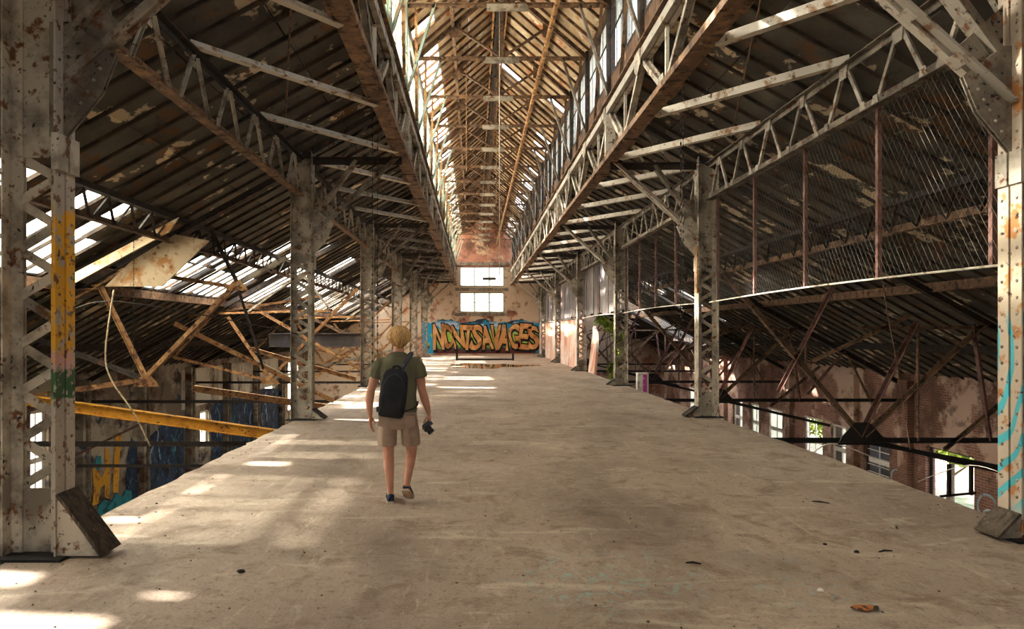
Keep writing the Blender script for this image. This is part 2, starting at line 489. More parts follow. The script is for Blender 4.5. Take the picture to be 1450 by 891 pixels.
NUM = ['nearest', 'second', 'third', 'fourth', 'fifth', 'sixth', 'seventh', 'eighth', 'ninth', 'tenth', 'eleventh', 'twelfth',
       'thirteenth', 'fourteenth', 'fifteenth', 'sixteenth', 'seventeenth', 'eighteenth', 'nineteenth']
SIDE = {-1: 'left', 1: 'right'}

# ------------------------------------------------------------------ plan of the hall
A = .67                                   # axis of the nave (the camera stands left of it)
YC = {-1: [5.28 + 8.1 * k for k in range(6)], 1: [5.72 + 8.07 * k for k in range(6)]}
Y0, YEND = -10.425, 50.3
def X(s, rel): return A + s * rel
RG, RC = 2.12, 4.10                       # main girders, columns
ZB, ZT = 5.23, 6.28                       # main girder chords
def zr(rel): return 6.55 - .55 * (rel - RG)
YT = [5.7 + 2.683 * j for j in range(17)] # lantern trusses
ZE, ZRIDGE = 8.5, 10.5

# ================================================================== THE SETTING
# deck
mb = MB()
left = []; right = []
y = Y0
while y < YEND:
    left.append((X(-1, 4.23) + R.uniform(-.035, .03), y)); right.append((X(1, 4.26) + R.uniform(-.02, .025), y + .1))
    y += R.uniform(.12, .4)
left.append((X(-1, 4.23), YEND)); right.append((X(1, 4.26), YEND))
mb.plate([(x, y, -.14) for x, y in left] + [(x, y, -.14) for x, y in reversed(right)], (0, 0, .28), .5)
deck = mb.build('floor', 'deck', origin=(A, 20, 0)); deck['kind'] = 'structure'
deck['label'] = 'dusty beige concrete deck running the length of the hall'
mb = MB(); mb.box((-60, -30, -4.9), (60, 120, -4.6), .5)
g = mb.build('ground', 'ground', origin=(0, 0, -4.6)); g['kind'] = 'structure'
# deck joists under the slab
for sd in (-1, 1):
    o = MB().ibeam((X(sd, 4.0), Y0, -.48), (X(sd, 4.0), YEND, -.48), .25, .4).build('trim_%d' % (1 if sd < 0 else 2), 'dark_steel')
    o['kind'] = 'structure'

# aisle roofs ---------------------------------------------------------------
RS = .535                                  # rafter spacing
NR = int((YEND - Y0) / RS)
ROWS = [2.2 + 1.11 * i for i in range(11)] # 2.2 .. 13.3
# sunlit spots on the deck come through holes in the left skylight strip: (x, y) of the spot, half width of the hole
SPOTS = [(-2.15, 9.1, .45, .16), (-3.0, 8.9, .5, .15), (-3.2, 6.2, .2, .12), (-2.28, 5.42, .2, .10), (-1.95, 4.92, .16, .07), (-3.3, 4.75, .35, .12), (-2.85, 4.35, .25, .12), (-2.06, 4.4, .12, .07), (-2.75, 3.95, .5, .2),
         (-2.3, 13.2, .5, .2), (-3.0, 15.6, .5, .25), (-2.4, 16.4, .5, .25), (-2.6, 19.5, .5, .25), (-1.2, 29, .5, .25), (-.6, 33, .5, .25), (-2, 37, .5, .25), (-2.2, 42, .5, .25), (-1.8, 47.5, .5, .25)]
HOLES = {}
for (sx, sy, hu, hv) in SPOTS:
    tt = (7.3475 + .55 * sx) / 1.41
    ry, rr_ = sy + .28 * tt, A - sx + tt
    i = int((ry - Y0) / RS); j = int((rr_ - 2.2) / 1.11)
    HOLES[(i, j)] = ((rr_ - 2.2) / 1.11 - j, (ry - Y0) / RS - i, hu / 1.11 * .62, hv / RS)
def left_state(i, j, y):
    """p = panel, g = glass, o = open, h = panel with a hole"""
    if (i, j) in HOLES:
        return 'h'
    if j in (4, 5):
        r = R.random()
        if y < 3:
            return 'p'  # strip boarded over out of view, to dim the foreground
        if y < 12.7:
            return 'g' if r < .85 else 'p'
        if y < 17:
            return 'p' if r < .8 else 'g'
        return 'o' if r < .22 else ('g' if r < .65 else 'p')
    if y > 19 and j == 3:
        r = R.random()
        return 'o' if r < .16 else ('g' if r < .36 else 'p')
    return 'p'
def right_state(i, j, y):
    if 36.8 < y < 40.4 and 5 <= j <= 8:
        return 'o'
    if y > 26 and j in (4, 5, 6) and R.random() < .12:
        return 'o'
    return 'p'
ROOF_PAN = {}
for sd in (-1, 1):
    root = struct('ceiling_' + SIDE[sd], (X(sd, 2.2), 20, zr(2.2)), 'boarded aisle roof with peeling panels between dark rafters, %s of the nave' % SIDE[sd])
    cells = []
    fld = MB(); cover = MB()
    for i in range(NR + 1):
        y = Y0 + i * RS
        if y > 2:
            MB().bar((X(sd, 2.05), y, zr(2.05) - .045), (X(sd, 13.5), y, zr(13.5) - .045), .042, .055).build('rafter', 'rafter_wood', root)
        for j in range(10):
            st = (left_state if sd < 0 else right_state)(i, j, y + RS / 2)
            if st == 'o':
                continue
            cells.append((i, j, y, st))
    # the 300 panels that show largest
    def size_key(c):
        i, j, y, st = c
        return abs(y - (10.5 if j < 4 else 13)) + (0 if y > 6.2 else 50) + (30 if st == 'g' else 0)
    cells.sort(key=size_key)
    cnt = 0; gcnt = 0
    for (i, j, y, st) in cells:
        a = ROWS[j] + .012; b = ROWS[j + 1] - .012
        jit = R.uniform(-.012, .012)
        pts = [(X(sd, a), y + .008, zr(a) + jit), (X(sd, b), y + .008, zr(b) + jit + R.uniform(-.015, .01)),
               (X(sd, b), y + RS - .008, zr(b) + jit), (X(sd, a), y + RS - .008, zr(a) + jit)]
        if st == 'g':
            MB().plate(pts, (0, 0, .008)).build('skylight_pane', 'glass_roof', root); gcnt += 1
            continue
        if st == 'h':                                               # part of the board is gone
            cu, cv, du, dv = HOLES[(i, j)]
            u0, u1 = max(.03, cu - du), min(.97, cu + du); v0, v1 = max(.03, cv - dv), min(.97, cv + dv)
            q0, q1, q2, q3 = [V(p) for p in pts]
            bl = lambda u, v: q0.lerp(q1, u).lerp(q3.lerp(q2, u), v)
            m = MB()
            for (ua, ub, va, vb) in ((0, 1, 0, v0), (0, 1, v1, 1), (0, u0, v0, v1), (u1, 1, v0, v1)):
                m.plate([bl(ua, va), bl(ub, va), bl(ub, vb), bl(ua, vb)], (0, 0, .035), .5)
            m.build('panel', 'panel_dark', root); cnt += 1
            continue
        else:
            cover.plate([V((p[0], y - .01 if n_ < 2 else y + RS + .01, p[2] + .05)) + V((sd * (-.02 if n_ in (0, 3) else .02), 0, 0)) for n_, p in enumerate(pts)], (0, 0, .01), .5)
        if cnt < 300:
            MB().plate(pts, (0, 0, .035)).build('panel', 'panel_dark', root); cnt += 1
        else:
            fld.plate(pts, (0, 0, .035))
    cover.build('bounce_cover_sheet', 'bounce_cover', root, kind='stuff')  # added pale sheet, unseen: bounces sun up into the lantern, seals light leaks
    fld.build('panel_field', 'panel_dark', root, kind='stuff')
    # purlins: a lattice purlin above the skylight strip, plain ones elsewhere
    for rel, mt in ((8.75, 'rust_steel'), (11.2, 'dark_steel')):
        MB().tee((X(sd, rel), Y0, zr(rel) - .34), (X(sd, rel), YEND, zr(rel) - .34), .14, .2).build('purlin', mt, root)
    rel = 6.45
    MB().tee((X(sd, rel), Y0, zr(rel) - .28), (X(sd, rel), YEND, zr(rel) - .28), .14, .12).build('purlin', 'dark_steel', root)
    MB().ang((X(sd, rel + .1), Y0, zr(rel) - .72), (X(sd, rel + .1), YEND, zr(rel) - .72), .12).build('purlin_lower_chord', 'rust_steel', root)
    y = 5.0
    while y < 34:
        p = (X(sd, rel), y, zr(rel) - .28); q = (X(sd, rel + .1), y + .35, zr(rel) - .7); r = (X(sd, rel), y + .7, zr(rel) - .28)
        MB().bar(p, q, .045, .012).build('purlin_web', 'dark_steel', root)
        MB().bar(q, r, .045, .012).build('purlin_web', 'dark_steel', root)
        y += .7

# lantern (monitor) roof --------------------------------------------------
def zm(rel): return ZRIDGE - (ZRIDGE - ZE) * rel / 2.3
root = struct('ceiling_lantern', (A, 20, ZRIDGE), 'steep tan boarded roof of the raised lantern over the nave')
cells = []
fld = MB()
for sd in (-1, 1):
    for i in range(NR + 1):
        y = Y0 + i * RS
        if y > 8:
            MB().bar((X(sd, .02), y, zm(.02) - .05), (X(sd, 2.4), y, zm(2.4) - .05), .04, .06).build('rafter', 'rafter_light', root)
        for j in range(3):
            cells.append((abs(y - 19) + (0 if y > 10 else 60), sd, i, j, y))
cells.sort()
cnt = 0
for k, sd, i, j, y in cells:
    r = R.random()
    if y > 12 and r < .012:
        continue
    pane = j == 2 and y > 4 and ((sd < 0 and r < .8) or (sd > 0 and y > 24 and r < .55))
    a = .02 + j * .8; b = a + .798
    pts = [(X(sd, a), y + .008, zm(a)), (X(sd, b), y + .008, zm(b)), (X(sd, b), y + RS - .008, zm(b)), (X(sd, a), y + RS - .008, zm(a))]
    if pane:
        if r > .12: MB().plate(pts, (0, 0, .008)).build('roof_pane', 'glass_roof', root)
    elif cnt < 300:
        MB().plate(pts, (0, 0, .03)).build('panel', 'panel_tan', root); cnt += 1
    else:
        fld.plate(pts, (0, 0, .03))
fld.build('panel_field', 'panel_tan', root, kind='stuff')
MB().ibeam((A, Y0, ZRIDGE - .28), (A, YEND, ZRIDGE - .28), .22, .34).build('ridge_beam', 'dark_steel', root)
for sd in (-1, 1):
    MB().bar((X(sd, .17), Y0, ZRIDGE - .34), (X(sd, .17), YEND, ZRIDGE - .34), .05, .16).build('ridge_board', 'rust_orange', root)
    MB().bar((X(sd, 1.2), Y0, zm(1.2) - .2), (X(sd, 1.2), YEND, zm(1.2) - .2), .08, .12).build('purlin', 'rust_steel', root)

# lantern side windows ------------------------------------------------------
wn_i = 0
RW = 2.14
for sd in (-1, 1):
    # apron under the glazing and head above it
    for nm, z0, z1 in (('apron', 6.40, 6.93), ('head', 8.38, 8.62)):
        o = MB().box((X(sd, RW) - .03, Y0, z0), (X(sd, RW) + .03, YEND, z1)).build('wall_lantern_%s_%s' % (SIDE[sd], nm), 'rafter_light')
        o['kind'] = 'structure'
    ys = [Y0 + .35] + YT + [YEND - .3]
    for a, b in zip(ys[:-1], ys[1:]):
        wn_i += 1
        y0, y1 = a + .06, b - .06
        far = a > 24
        w = struct('window_%d' % wn_i, (X(sd, RW), (a + b) / 2, 6.93), 'dusty lantern window on the %s, between two roof trusses' % SIDE[sd])
        fr = MB()
        for z in (6.96, 8.36):
            fr.bar((X(sd, RW), y0, z), (X(sd, RW), y1, z), .07, .06)
        fr.bar((X(sd, RW), y0, 6.96), (X(sd, RW), y0, 8.36), .07, .08); fr.bar((X(sd, RW), y1, 6.96), (X(sd, RW), y1, 8.36), .07, .08)
        fr.build('window_frame', 'dark_steel' if sd > 0 else 'green_steel', w)
        if sd > 0:
            n = 6
            MB().bar((X(sd, RW), (y0 + y1) / 2, 6.96), (X(sd, RW), (y0 + y1) / 2, 8.36), .09, .14).build('mullion', 'dark_steel', w)
            MB().bar((X(sd, RW) - .05, y0, 7.75), (X(sd, RW) - .05, y1, 7.75), .02, .03).build('opening_rod', 'dark_steel', w)
            for i in range(n):
                ya = y0 + (y1 - y0) * i / n; yb = y0 + (y1 - y0) * (i + 1) / n
                if i:
                    MB().bar((X(sd, RW), ya, 6.96), (X(sd, RW), ya, 8.36), .03, .025).build('glazing_bar', 'green_steel', w)
                if R.random() < .88:
                    MB().box((X(sd, RW) - .004, ya + .012, 6.98), (X(sd, RW) + .004, yb - .012, 8.34)).build('pane', 'glass' if R.random() < .6 else 'glass_clear', w)
        else:
            for i in range(1, 5):
                z = 6.96 + 1.4 * i / 5
                MB().bar((X(sd, RW), y0, z), (X(sd, RW), y1, z), .05, .035).build('glazing_bar', 'bright_paint', w)
            MB().bar((X(sd, RW), (y0 + y1) / 2, 6.96), (X(sd, RW), (y0 + y1) / 2, 8.36), .05, .04).build('mullion', 'green_steel', w)
            for i in range(5):
                for h in range(2):
                    r = R.random()
                    if r < .15: continue
                    ya = y0 + (y1 - y0) * h / 2 + .02; yb = y0 + (y1 - y0) * (h + 1) / 2 - .02
                    za = 6.96 + 1.4 * i / 5 + .02
                    mt = 'glass' if r < .8 else ('glass_dirty' if r < .92 else 'rust_orange')
                    MB().box((X(sd, RW) - .004, ya, za), (X(sd, RW) + .004, yb, za + .245)).build('pane', mt, w)

# outer walls ----------------------------------------------------------------
RWALL = 13.33
def wall_with_holes(name, axis, c, u0, u1, z0, z1, holes, mat, th=.3, label=None):
    """axis 'x': a wall at x = c running along y; axis 'y': a wall at y = c running along x"""
    us = sorted({u0, u1} | {h[0] for h in holes} | {h[1] for h in holes})
    mb = MB()
    def bx(a, b, za, zb):
        if zb - za < .001: return
        if axis == 'x': mb.box((c - th / 2, a, za), (c + th / 2, b, zb), .5)
        else: mb.box((a, c - th / 2, za), (b, c + th / 2, zb), .5)
    for a, b in zip(us[:-1], us[1:]):
        hh = sorted([h for h in holes if h[0] <= a + 1e-6 and h[1] >= b - 1e-6], key=lambda h: h[2])
        z = z0
        for h in hh:
            bx(a, b, z, h[2]); z = h[3]
        bx(a, b, z, z1)
    o = mb.build(name, mat)
    o['kind'] = 'structure'
    if label: o['label'] = label
    return o

RWIN = [(18.6, 20.6, -4.2, -1.74, 'door'), (22.4, 23.9, -3.9, -1.8, 'louver'), (24.9, 26.1, -3.9, -1.8, 'grey'), (26.7, 28.3, -3.9, -1.75, 'open'),
        (30.2, 31.8, -3.9, -1.8, 'glass'), (32.7, 33.8, -3.9, -1.8, 'glass'), (34.7, 36.0, -3.9, -1.8, 'grey'), (38, 39.5, -3.9, -1.8, 'open'), (42, 43.5, -3.9, -1.8, 'glass')]
wall_with_holes('wall_right', 'x', X(1, RWALL), Y0, YEND, -4.6, zr(RWALL) + .1, [w[:4] for w in RWIN], 'brick_side', label='patched brick outer wall with windows, below deck level on the right')
LWIN = [(18.9, 19.7, -3.6, -.5, 'open'), (30.6, 31.6, -3.6, -1.9, 'glass'), (40, 42, -3.6, -1.2, 'glass'), (45, 48, -3.6, 0, 'open')]
wall_with_holes('wall_left', 'x', X(-1, RWALL), Y0, YEND, -4.6, zr(RWALL) + .1, [w[:4] for w in LWIN], 'wall_old', label='stained outer wall covered in graffiti, below deck level on the left')
for sd, lst in ((1, RWIN), (-1, LWIN)):
    for (a, b, z0, z1, kind) in lst:
        wn_i += 1
        x = X(sd, RWALL)
        nm = 'door_1' if kind == 'door' else 'window_%d' % wn_i
        w = struct(nm, (x, (a + b) / 2, z0), 'tall open doorway full of daylight in the right brick wall' if kind == 'door' else 'window in the %s outer wall' % SIDE[sd])
        fm = 'dark_steel' if kind in ('door', 'louver') else 'bright_paint'
        f = MB(); t = .09 if kind != 'door' else .04
        f.bar((x, a + t / 2, z0), (x, a + t / 2, z1), .2, t); f.bar((x, b - t / 2, z0), (x, b - t / 2, z1), .2, t)
        f.bar((x, a, z1 - t / 2), (x, b, z1 - t / 2), .2, t); f.bar((x, a, z0 + t / 2), (x, b, z0 + t / 2), .2, t)
        f.build('window_frame' if kind != 'door' else 'door_frame', fm, w)
        if kind == 'door': continue
        zm_ = (z0 + z1) / 2 + .1
        MB().bar((x, a, zm_), (x, b, zm_), .08, .16).build('sash_rail', 'bright_paint', w)
        MB().bar((x, (a + b) / 2, z0), (x, (a + b) / 2, z1), .06, .05).build('mullion', 'bright_paint', w)
        for i in range(2):
            for (za, zb) in ((z0 + t, zm_ - .08), (zm_ + .08, z1 - t)):
                if kind == 'open': continue
                ya = a + t + (b - a - 2 * t) * i / 2; yb = ya + (b - a - 2 * t) / 2
                MB().box((x - .01, ya, za), (x + .01, yb, zb)).build('pane', {'grey': 'sheet_grey', 'louver': 'sheet_grey', 'glass': 'glass_dirty'}[kind] if not (kind == 'grey' and i == 0) else 'glass_dirty', w)
        if kind == 'louver':
            for k in range(7):
                z = z0 + .2 + k * .26
                MB().box((x - .05, a + t, z), (x + .02, b - t, z + .03)).build('slat', 'bright_paint', w)
# pilasters on both walls and paint on the left one
wl = bpy.data.objects['wall_left']; wr = bpy.data.objects['wall_right']
for y in (16.5, 21.2, 25.1, 29.2, 33.5, 38, 43):
    MB().box((X(-1, RWALL) + .15, y - .22, -4.6), (X(-1, RWALL) + .42, y + .22, .2)).build('pilaster', 'wall_old', wl)
    MB().box((X(-1, RWALL) + .42, y - .06, -4.6), (X(-1, RWALL) + .5, y + .06, .2)).build('pilaster_angle', 'cream_dark', wl)
for y in (17.3, 21.4, 24.4, 29.3, 37.0, 41):
    MB().box((X(1, RWALL) - .36, y - .25, -4.6), (X(1, RWALL) - .15, y + .25, .2)).build('pilaster', 'brick_side', wr)
xw = X(-1, RWALL) + .156
MB().plate([(xw, 28.6, -1.6), (xw, 43.8, -1.6), (xw, 43.8, .1), (xw, 28.6, .1)], (.012, 0, 0)).build('whitewash_patch', 'wall_pale', wl)
def blob(y0, z0, pts, mat, name='graffiti_mark', lift=.02):
    MB().plate([(xw + lift, y0 + a, z0 + b) for a, b in pts], (.01, 0, 0)).build(name, mat, wl)
blob(21.9, -3.95, [(0, 0), (.35, 0), (.5, .5), (.75, .55), (.75, .1), (1.0, 0), (1.1, .9), (1.0, 1.7), (.75, 1.8), (.8, 1.0), (.5, .8), (.3, 1.3), (0, 1.2), (.1, .6)], 'gold_paint')
blob(23.15, -3.9, [(0, .1), (.35, 0), (.45, 1.3), (.6, 2.1), (.2, 2.05), (.1, 1.4)], 'gold_paint')
blob(22.2, -4.45, [(0, 0), (2.2, 0), (2.2, .4), (1.8, .55), (1.5, .35), (1.2, .6), (.8, .38), (.4, .55), (0, .4)], 'teal_paint', lift=.03)
blob(22.0, -2.75, [(0, .1), (.2, -.1), (.45, .05), (.4, .35), (.15, .4)], 'teal_paint', lift=.03)
blob(24.0, -4.5, [(0, 0), (.85, 0), (.8, 2.1), (.4, 2.4), (.1, 1.7)], 'navy_paint')
blob(25.5, -4.5, [(0, 0), (3.3, 0), (3.3, 2.3), (1.6, 2.6), (.2, 2.2)], 'navy_paint')
blob(31.8, -4.5, [(0, 0), (11.5, 0), (11.5, 2.6), (8, 2.9), (0, 2.8)], 'navy_paint')
for k in range(22):
    y = R.uniform(25.8, 42) if k > 5 else R.uniform(25.7, 28.6)
    z = R.uniform(-3.8, -2.4)
    pts = [(xw + .035, y + .25 * math.sin(t * 2.1 + k) * t, z + .75 * t - .15 * t * t) for t in [i / 5 * 1.3 for i in range(6)]]
    MB().tube(pts, .025, 4).build('graffiti_stroke', 'white_paint' if k % 3 else 'teal_paint', wl)

wall_with_holes('wall_back_blocker', 'y', Y0 - .15, X(-1, RWALL), X(1, RWALL), -4.6, 6.6, [(-3.4, 4.7, 0.0, 2.7), (-10, -6, -3.5, -.5), (7.4, 11.4, -3.5, -.5)], 'brick_far', label='unseen brick wall added behind the camera, wide opening sized to limit light')  # added out of view to dim the light reaching the columns from behind
xr = X(1, RWALL) - .16
for yy, zz, rr in ((22.0, -3.05, .28), (18.1, -3.0, .35), (18.0, -3.35, .3)):
    m = MB(); pts = [(xr, yy + rr * math.cos(a), zz + rr * math.sin(a)) for a in [2 * math.pi * i / 18 for i in range(18)]]
    m.tube(pts + [pts[0]], .035, 4); m.build('graffiti_mark', 'white_paint', wr)
# far wall -------------------------------------------------------------------
FW = [(-1.12, 2.22, 5.15, 6.65), (-1.12, 2.22, 3.2, 4.72)]
farw = wall_with_holes('wall_far', 'y', YEND + .15, X(-1, RWALL), X(1, RWALL), -4.6, 6.6, FW, 'brick_far', label='brick gable wall closing the far end of the hall')
mb = MB()
mb.plate([(X(-1, 2.3), YEND + .15, 6.6), (X(1, 2.3), YEND + .15, 6.6), (X(1, 2.3), YEND + .15, ZE), (A, YEND + .15, ZRIDGE + .1), (X(-1, 2.3), YEND + .15, ZE)], (0, .3, 0), .5)
o = mb.build('wall_far_gable', 'brick_gable'); o['kind'] = 'structure'
for i, (a, b, z0, z1) in enumerate(FW):
    wn_i += 1
    w = struct('window_%d' % wn_i, ((a + b) / 2, YEND, z0), '%s three-light window in the far gable wall' % ('upper' if i == 0 else 'lower'))
    f = MB(); t = .08; y = YEND + .1
    f.bar((a, y, z0 + t / 2), (b, y, z0 + t / 2), .15, t); f.bar((a, y, z1 - t / 2), (b, y, z1 - t / 2), .15, t)
    f.bar((a + t / 2, y, z0), (a + t / 2, y, z1), t, .15, up=YU); f.bar((b - t / 2, y, z0), (b - t / 2, y, z1), t, .15, up=YU)
    f.build('window_frame', 'green_steel', w)
    for k in (1, 2):
        xx = a + (b - a) * k / 3
        MB().bar((xx, y, z0), (xx, y, z1), .09, .1, up=YU).build('mullion', 'green_steel', w)
    if i == 1:
        MB().bar((a, y, (z0 + z1) / 2), (b, y, (z0 + z1) / 2), .05, .03).build('glazing_bar', 'green_steel', w)
    else:
        MB().box((a + 1.72, y - .1, z1 - 1.02), (a + 2.72, y - .06, z1 - .82)).build('outside_bar', 'dark_steel', w)  # dark bar standing in for an object seen outside the upper window
    for k in range(3):
        xx = a + (b - a) * k / 3 + .05
        MB().box((xx, y - .005, z0 + .06), (xx + (b - a) / 3 - .1, y + .005, z1 - .06)).build('pane', 'glass', w)
# the painted sill, lintels and graffiti
for z in (4.94, 6.85, 3.05):
    MB().box((-1.45, YEND - .08, z - .12), (2.55, YEND, z + .12)).build('lintel', 'cream_dark', farw)
gb = MB()
top = []
x = -3.95
while x < 5.5:
    top.append((x, YEND - .012, 2.55 + .14 * math.sin(x * 2.3) + R.uniform(-.06, .08))); x += .22
gb.plate([(-3.95, YEND - .012, .12)] + top + [(5.5, YEND - .012, .12)], (0, .012, 0), .5)
graf = gb.build('graffiti', 'graffiti_bg', farw, label='wide graffiti piece with tan letters on a blue and white cloud ground')

def letter_mesh(ch, offset, depth):
    cu = bpy.data.curves.new('letter', 'FONT')
    cu.body = ch; cu.offset = offset; cu.extrude = depth; cu.resolution_u = 3
    ob = bpy.data.objects.new('letter_tmp', cu)
    COL.objects.link(ob)
    dg = bpy.context.evaluated_depsgraph_get()
    me = bpy.data.meshes.new_from_object(ob.evaluated_get(dg))
    vs = [v.co.copy() for v in me.vertices]; fs = [tuple(p.vertices) for p in me.polygons]
    bpy.data.objects.remove(ob); bpy.data.curves.remove(cu); bpy.data.meshes.remove(me)
    return vs, fs
def put_letters(text, x0, x1, z0, z1, y, mats, parent, seed, ydir=-1):
    rr = random.Random(seed)
    w = (x1 - x0) / len(text)
    for i, ch in enumerate(text):
        vs, fs = letter_mesh(ch, .0, .004)
        mnx = min(v.x for v in vs); mxx = max(v.x for v in vs); mny = min(v.y for v in vs); mxy = max(v.y for v in vs)
        ca = math.radians(rr.uniform(-9, 9)); cx = x0 + w * (i + .5); cz = (z0 + z1) / 2 + rr.uniform(-.06, .06)
        sx = w * rr.uniform(.98, 1.12) / (mxx - mnx); sz = (z1 - z0) * rr.uniform(.94, 1.06) / (mxy - mny)
        for li, (off, mt, lift, dx, dz) in enumerate(mats):
            if off == 0: vv, ff = vs, fs
            else: vv, ff = letter_mesh(ch, off, .004)
            out = []
            for v in vv:
                a = (v.x - (mnx + mxx) / 2) * sx; b = (v.y - (mny + mxy) / 2) * sz
                a += .10 * math.sin(b * 3 + i * 2)          # wild-style wobble
                a, b = a * math.cos(ca) - b * math.sin(ca), a * math.sin(ca) + b * math.cos(ca)
                out.append((cx + a + dx, y - lift - v.z, cz + b + dz))
            m = MB(); m.add(out, ff, .5)
            m.build(('letter_outline', 'letter', 'letter_shine')[li], mt, parent)
put_letters('NONTSAVAGES', -3.05, 4.75, .5, 2.2, YEND - .02, [(.085, 'black_paint', .008, .04, -.05), (.03, 'letter_paint', .02, 0, 0)], graf, 5)
for k in range(16):
    x = R.uniform(-2.9, 4.6); z = R.uniform(.6, 2.1)
    MB().plate([(x + .16 * math.cos(t) * (1 + .4 * math.sin(3 * t + k)), YEND - .022, z + .16 * math.sin(t)) for t in [i * math.pi / 5 for i in range(10)]], (0, .006, 0)).build('paint_splash', 'lime_paint', graf)

# ================================================================== COLUMNS
HC = 5.32
def make_column(s, x, y, flange_mat, web_mat, label, near, group):
    """s = direction of the nave (+1 for the left row)"""
    t = thing('laced_column', label, 'column', (x, y, 0), group)
    hw, leg, gap, th = .21, .115, .012, .014
    for fx in (-1, 1):
        for fy in (-1, 1):
            m = MB()
            # L: one leg on the flange face (along y), one along the web (along x)
            xo = x + fx * hw; yo = y + fy * gap
            prof = [(0, 0), (0, leg), (th, leg), (th, th), (leg * .85, th), (leg * .85, 0)]
            pts = [(xo - fx * a, yo + fy * b) for a, b in prof]
            if fx * fy < 0: pts = pts[::-1]
            n = len(pts)
            vs = [(a, b, 0) for a, b in pts] + [(a, b, HC) for a, b in pts]
            m.add(vs, [tuple(range(n)), tuple(range(2 * n - 1, n - 1, -1))] + [(i, i + n, (i + 1) % n + n, (i + 1) % n) for i in range(n)], R.random())
            m.build('angle', flange_mat if fx == s else web_mat, t)
    # web plates
    MB().box((x - .195, y - .008, .0), (x + .195, y + .008, .52)).build('base_web_plate', web_mat, t)
    MB().box((x - .195, y - .008, 3.12), (x + .195, y + .008, HC)).build('upper_web_plate', web_mat, t)
    # lacing bars
    z = .52; d = 1; pitch = .187
    i = 0
    while z < 3.1:
        z2 = min(z + pitch, 3.13)
        a = x - d * .155; b = x + d * .155
        m = MB(); m.prism([(-.036, -.006), (.036, -.006), (.036, .006), (-.036, .006)], (a, y - .016 * d, z), (b, y - .016 * d, z2), up=YU)
        m.build('lacing_bar', web_mat, t)
        z = z2; d = -d; i += 1
    # base: bed plate, sloping shoe plates with side gussets
    MB().box((x - .29, y - .2, 0), (x + .29, y + .2, .022)).build('bed_plate', 'black_steel', t)
    for fx in ((s,) if not near else (s, -s)):
        xo = x + fx * .21
        sh, sw = (.23, .2) if near and s < 0 else ((.50, .36) if near else (.22, .26))
        m = MB(); m.bar((xo + fx * .01, y, sh), (xo + fx * sw, y, .03), .27, .022, up=V((fx, 0, .6)))
        m.build('shoe_plate', 'dark_timber' if near else 'dark_steel', t)
        for fy in (-1, 1):
            MB().plate([(xo, y + fy * .10, .02), (xo + fx * (sw - .04), y + fy * .10, .02), (xo, y + fy * .10, sh - .03)], (0, .012, 0)).build('shoe_gusset', web_mat, t)
    # knee gusset on the nave side and splice collar
    m = MB()
    m.plate([(x + s * .1, y - .02, 3.28), (x + s * .22, y - .02, 3.28), (x + s * .50, y - .02, 3.62), (x + s * .62, y - .02, 3.92), (x + s * .28, y - .02, 4.18), (x + s * .1, y - .02, 4.18)], (0, .014, 0))
    m.plate([(x + s * .1, y + .02, 3.28), (x + s * .22, y + .02, 3.28), (x + s * .50, y + .02, 3.62), (x + s * .62, y + .02, 3.92), (x + s * .28, y + .02, 4.18), (x + s * .1, y + .02, 4.18)], (0, .014, 0))
    m.build('knee_gusset', 'cream_dark' if near else web_mat, t)
    m = MB()
    for fy in (-1, 1):
        m.box((x + s * .205 - .02, y + min(fy * .012, fy * .14), 3.0), (x + s * .205 + .035, y + max(fy * .012, fy * .14), 3.28))
    m.build('splice_collar', web_mat, t)
    # rivets
    m = MB()
    rs = .016 if near else .014
    for fx in (-1, 1):
        zz = .06
        while zz < HC:
            if not (.55 < zz < 3.1) or int(zz * 10) % 2 == 0:
                m.dome((x + fx * .155, y - .027, zz), (0, -1, 0), rs, 5)
            zz += .1
        zz = .08
        if fx == s:
            while zz < HC:
                for fy in (-1, 1):
                    if near or zz > 3.0: m.dome((x + fx * .21, y + fy * .08, zz), (fx, 0, 0), rs, 5)
                zz += .14
    for zz in (3.3, 3.45, 3.6, 3.75, 4.0, 4.3, 4.34, 4.5):
        for xx in (-.1, 0, .1):
            m.dome((x + xx, y - .009, zz), (0, -1, 0), rs, 5)
    for k in range(5):
        m.dome((x + s * (.3 + .05 * k), y - .03, 3.45 + .09 * k), (0, -1, 0), rs, 5)
    for xx in (-.1, .1):
        m.dome((x + xx, y - .009, .42), (0, -1, 0), rs, 5)
    m.build('rivets', web_mat, t, kind='stuff')
    return t

for sd in (-1, 1):
    proto = None
    for k, y in enumerate(YC[sd]):
        x = X(sd, RC)
        extra = {(-1, 0): 'tall laced steel column with yellow and green paint bands, at the left picture edge',
                 (1, 0): 'cream steel column with turquoise scribbles, at the right picture edge'}.get((sd, k))
        lab = extra or '%s laced riveted steel column from the camera in the %s row' % (NUM[k], SIDE[sd])
        grp = 'laced columns along the %s deck edge' % SIDE[sd]
        if k == 0:
            make_column(-sd, x, y, 'column_left' if sd < 0 else 'column_right', 'cream_steel', lab, True, grp)
        elif proto is None:
            proto = make_column(-sd, x, y, 'cream_steel', 'cream_steel', lab, False, grp)
        else:
            c = copy_tree(proto, None, (0, y - proto.location.y, 0)); c['label'] = lab
# timber strip bolted to the second right column
o = MB().box((X(1, 3.86), YC[1][1] - .12, 2.55), (X(1, 3.888), YC[1][1] - .02, 3.5)).build('timber_strip', 'rust_orange')
tag(o, 'short rust-brown strip fixed to the second right column', 'board')

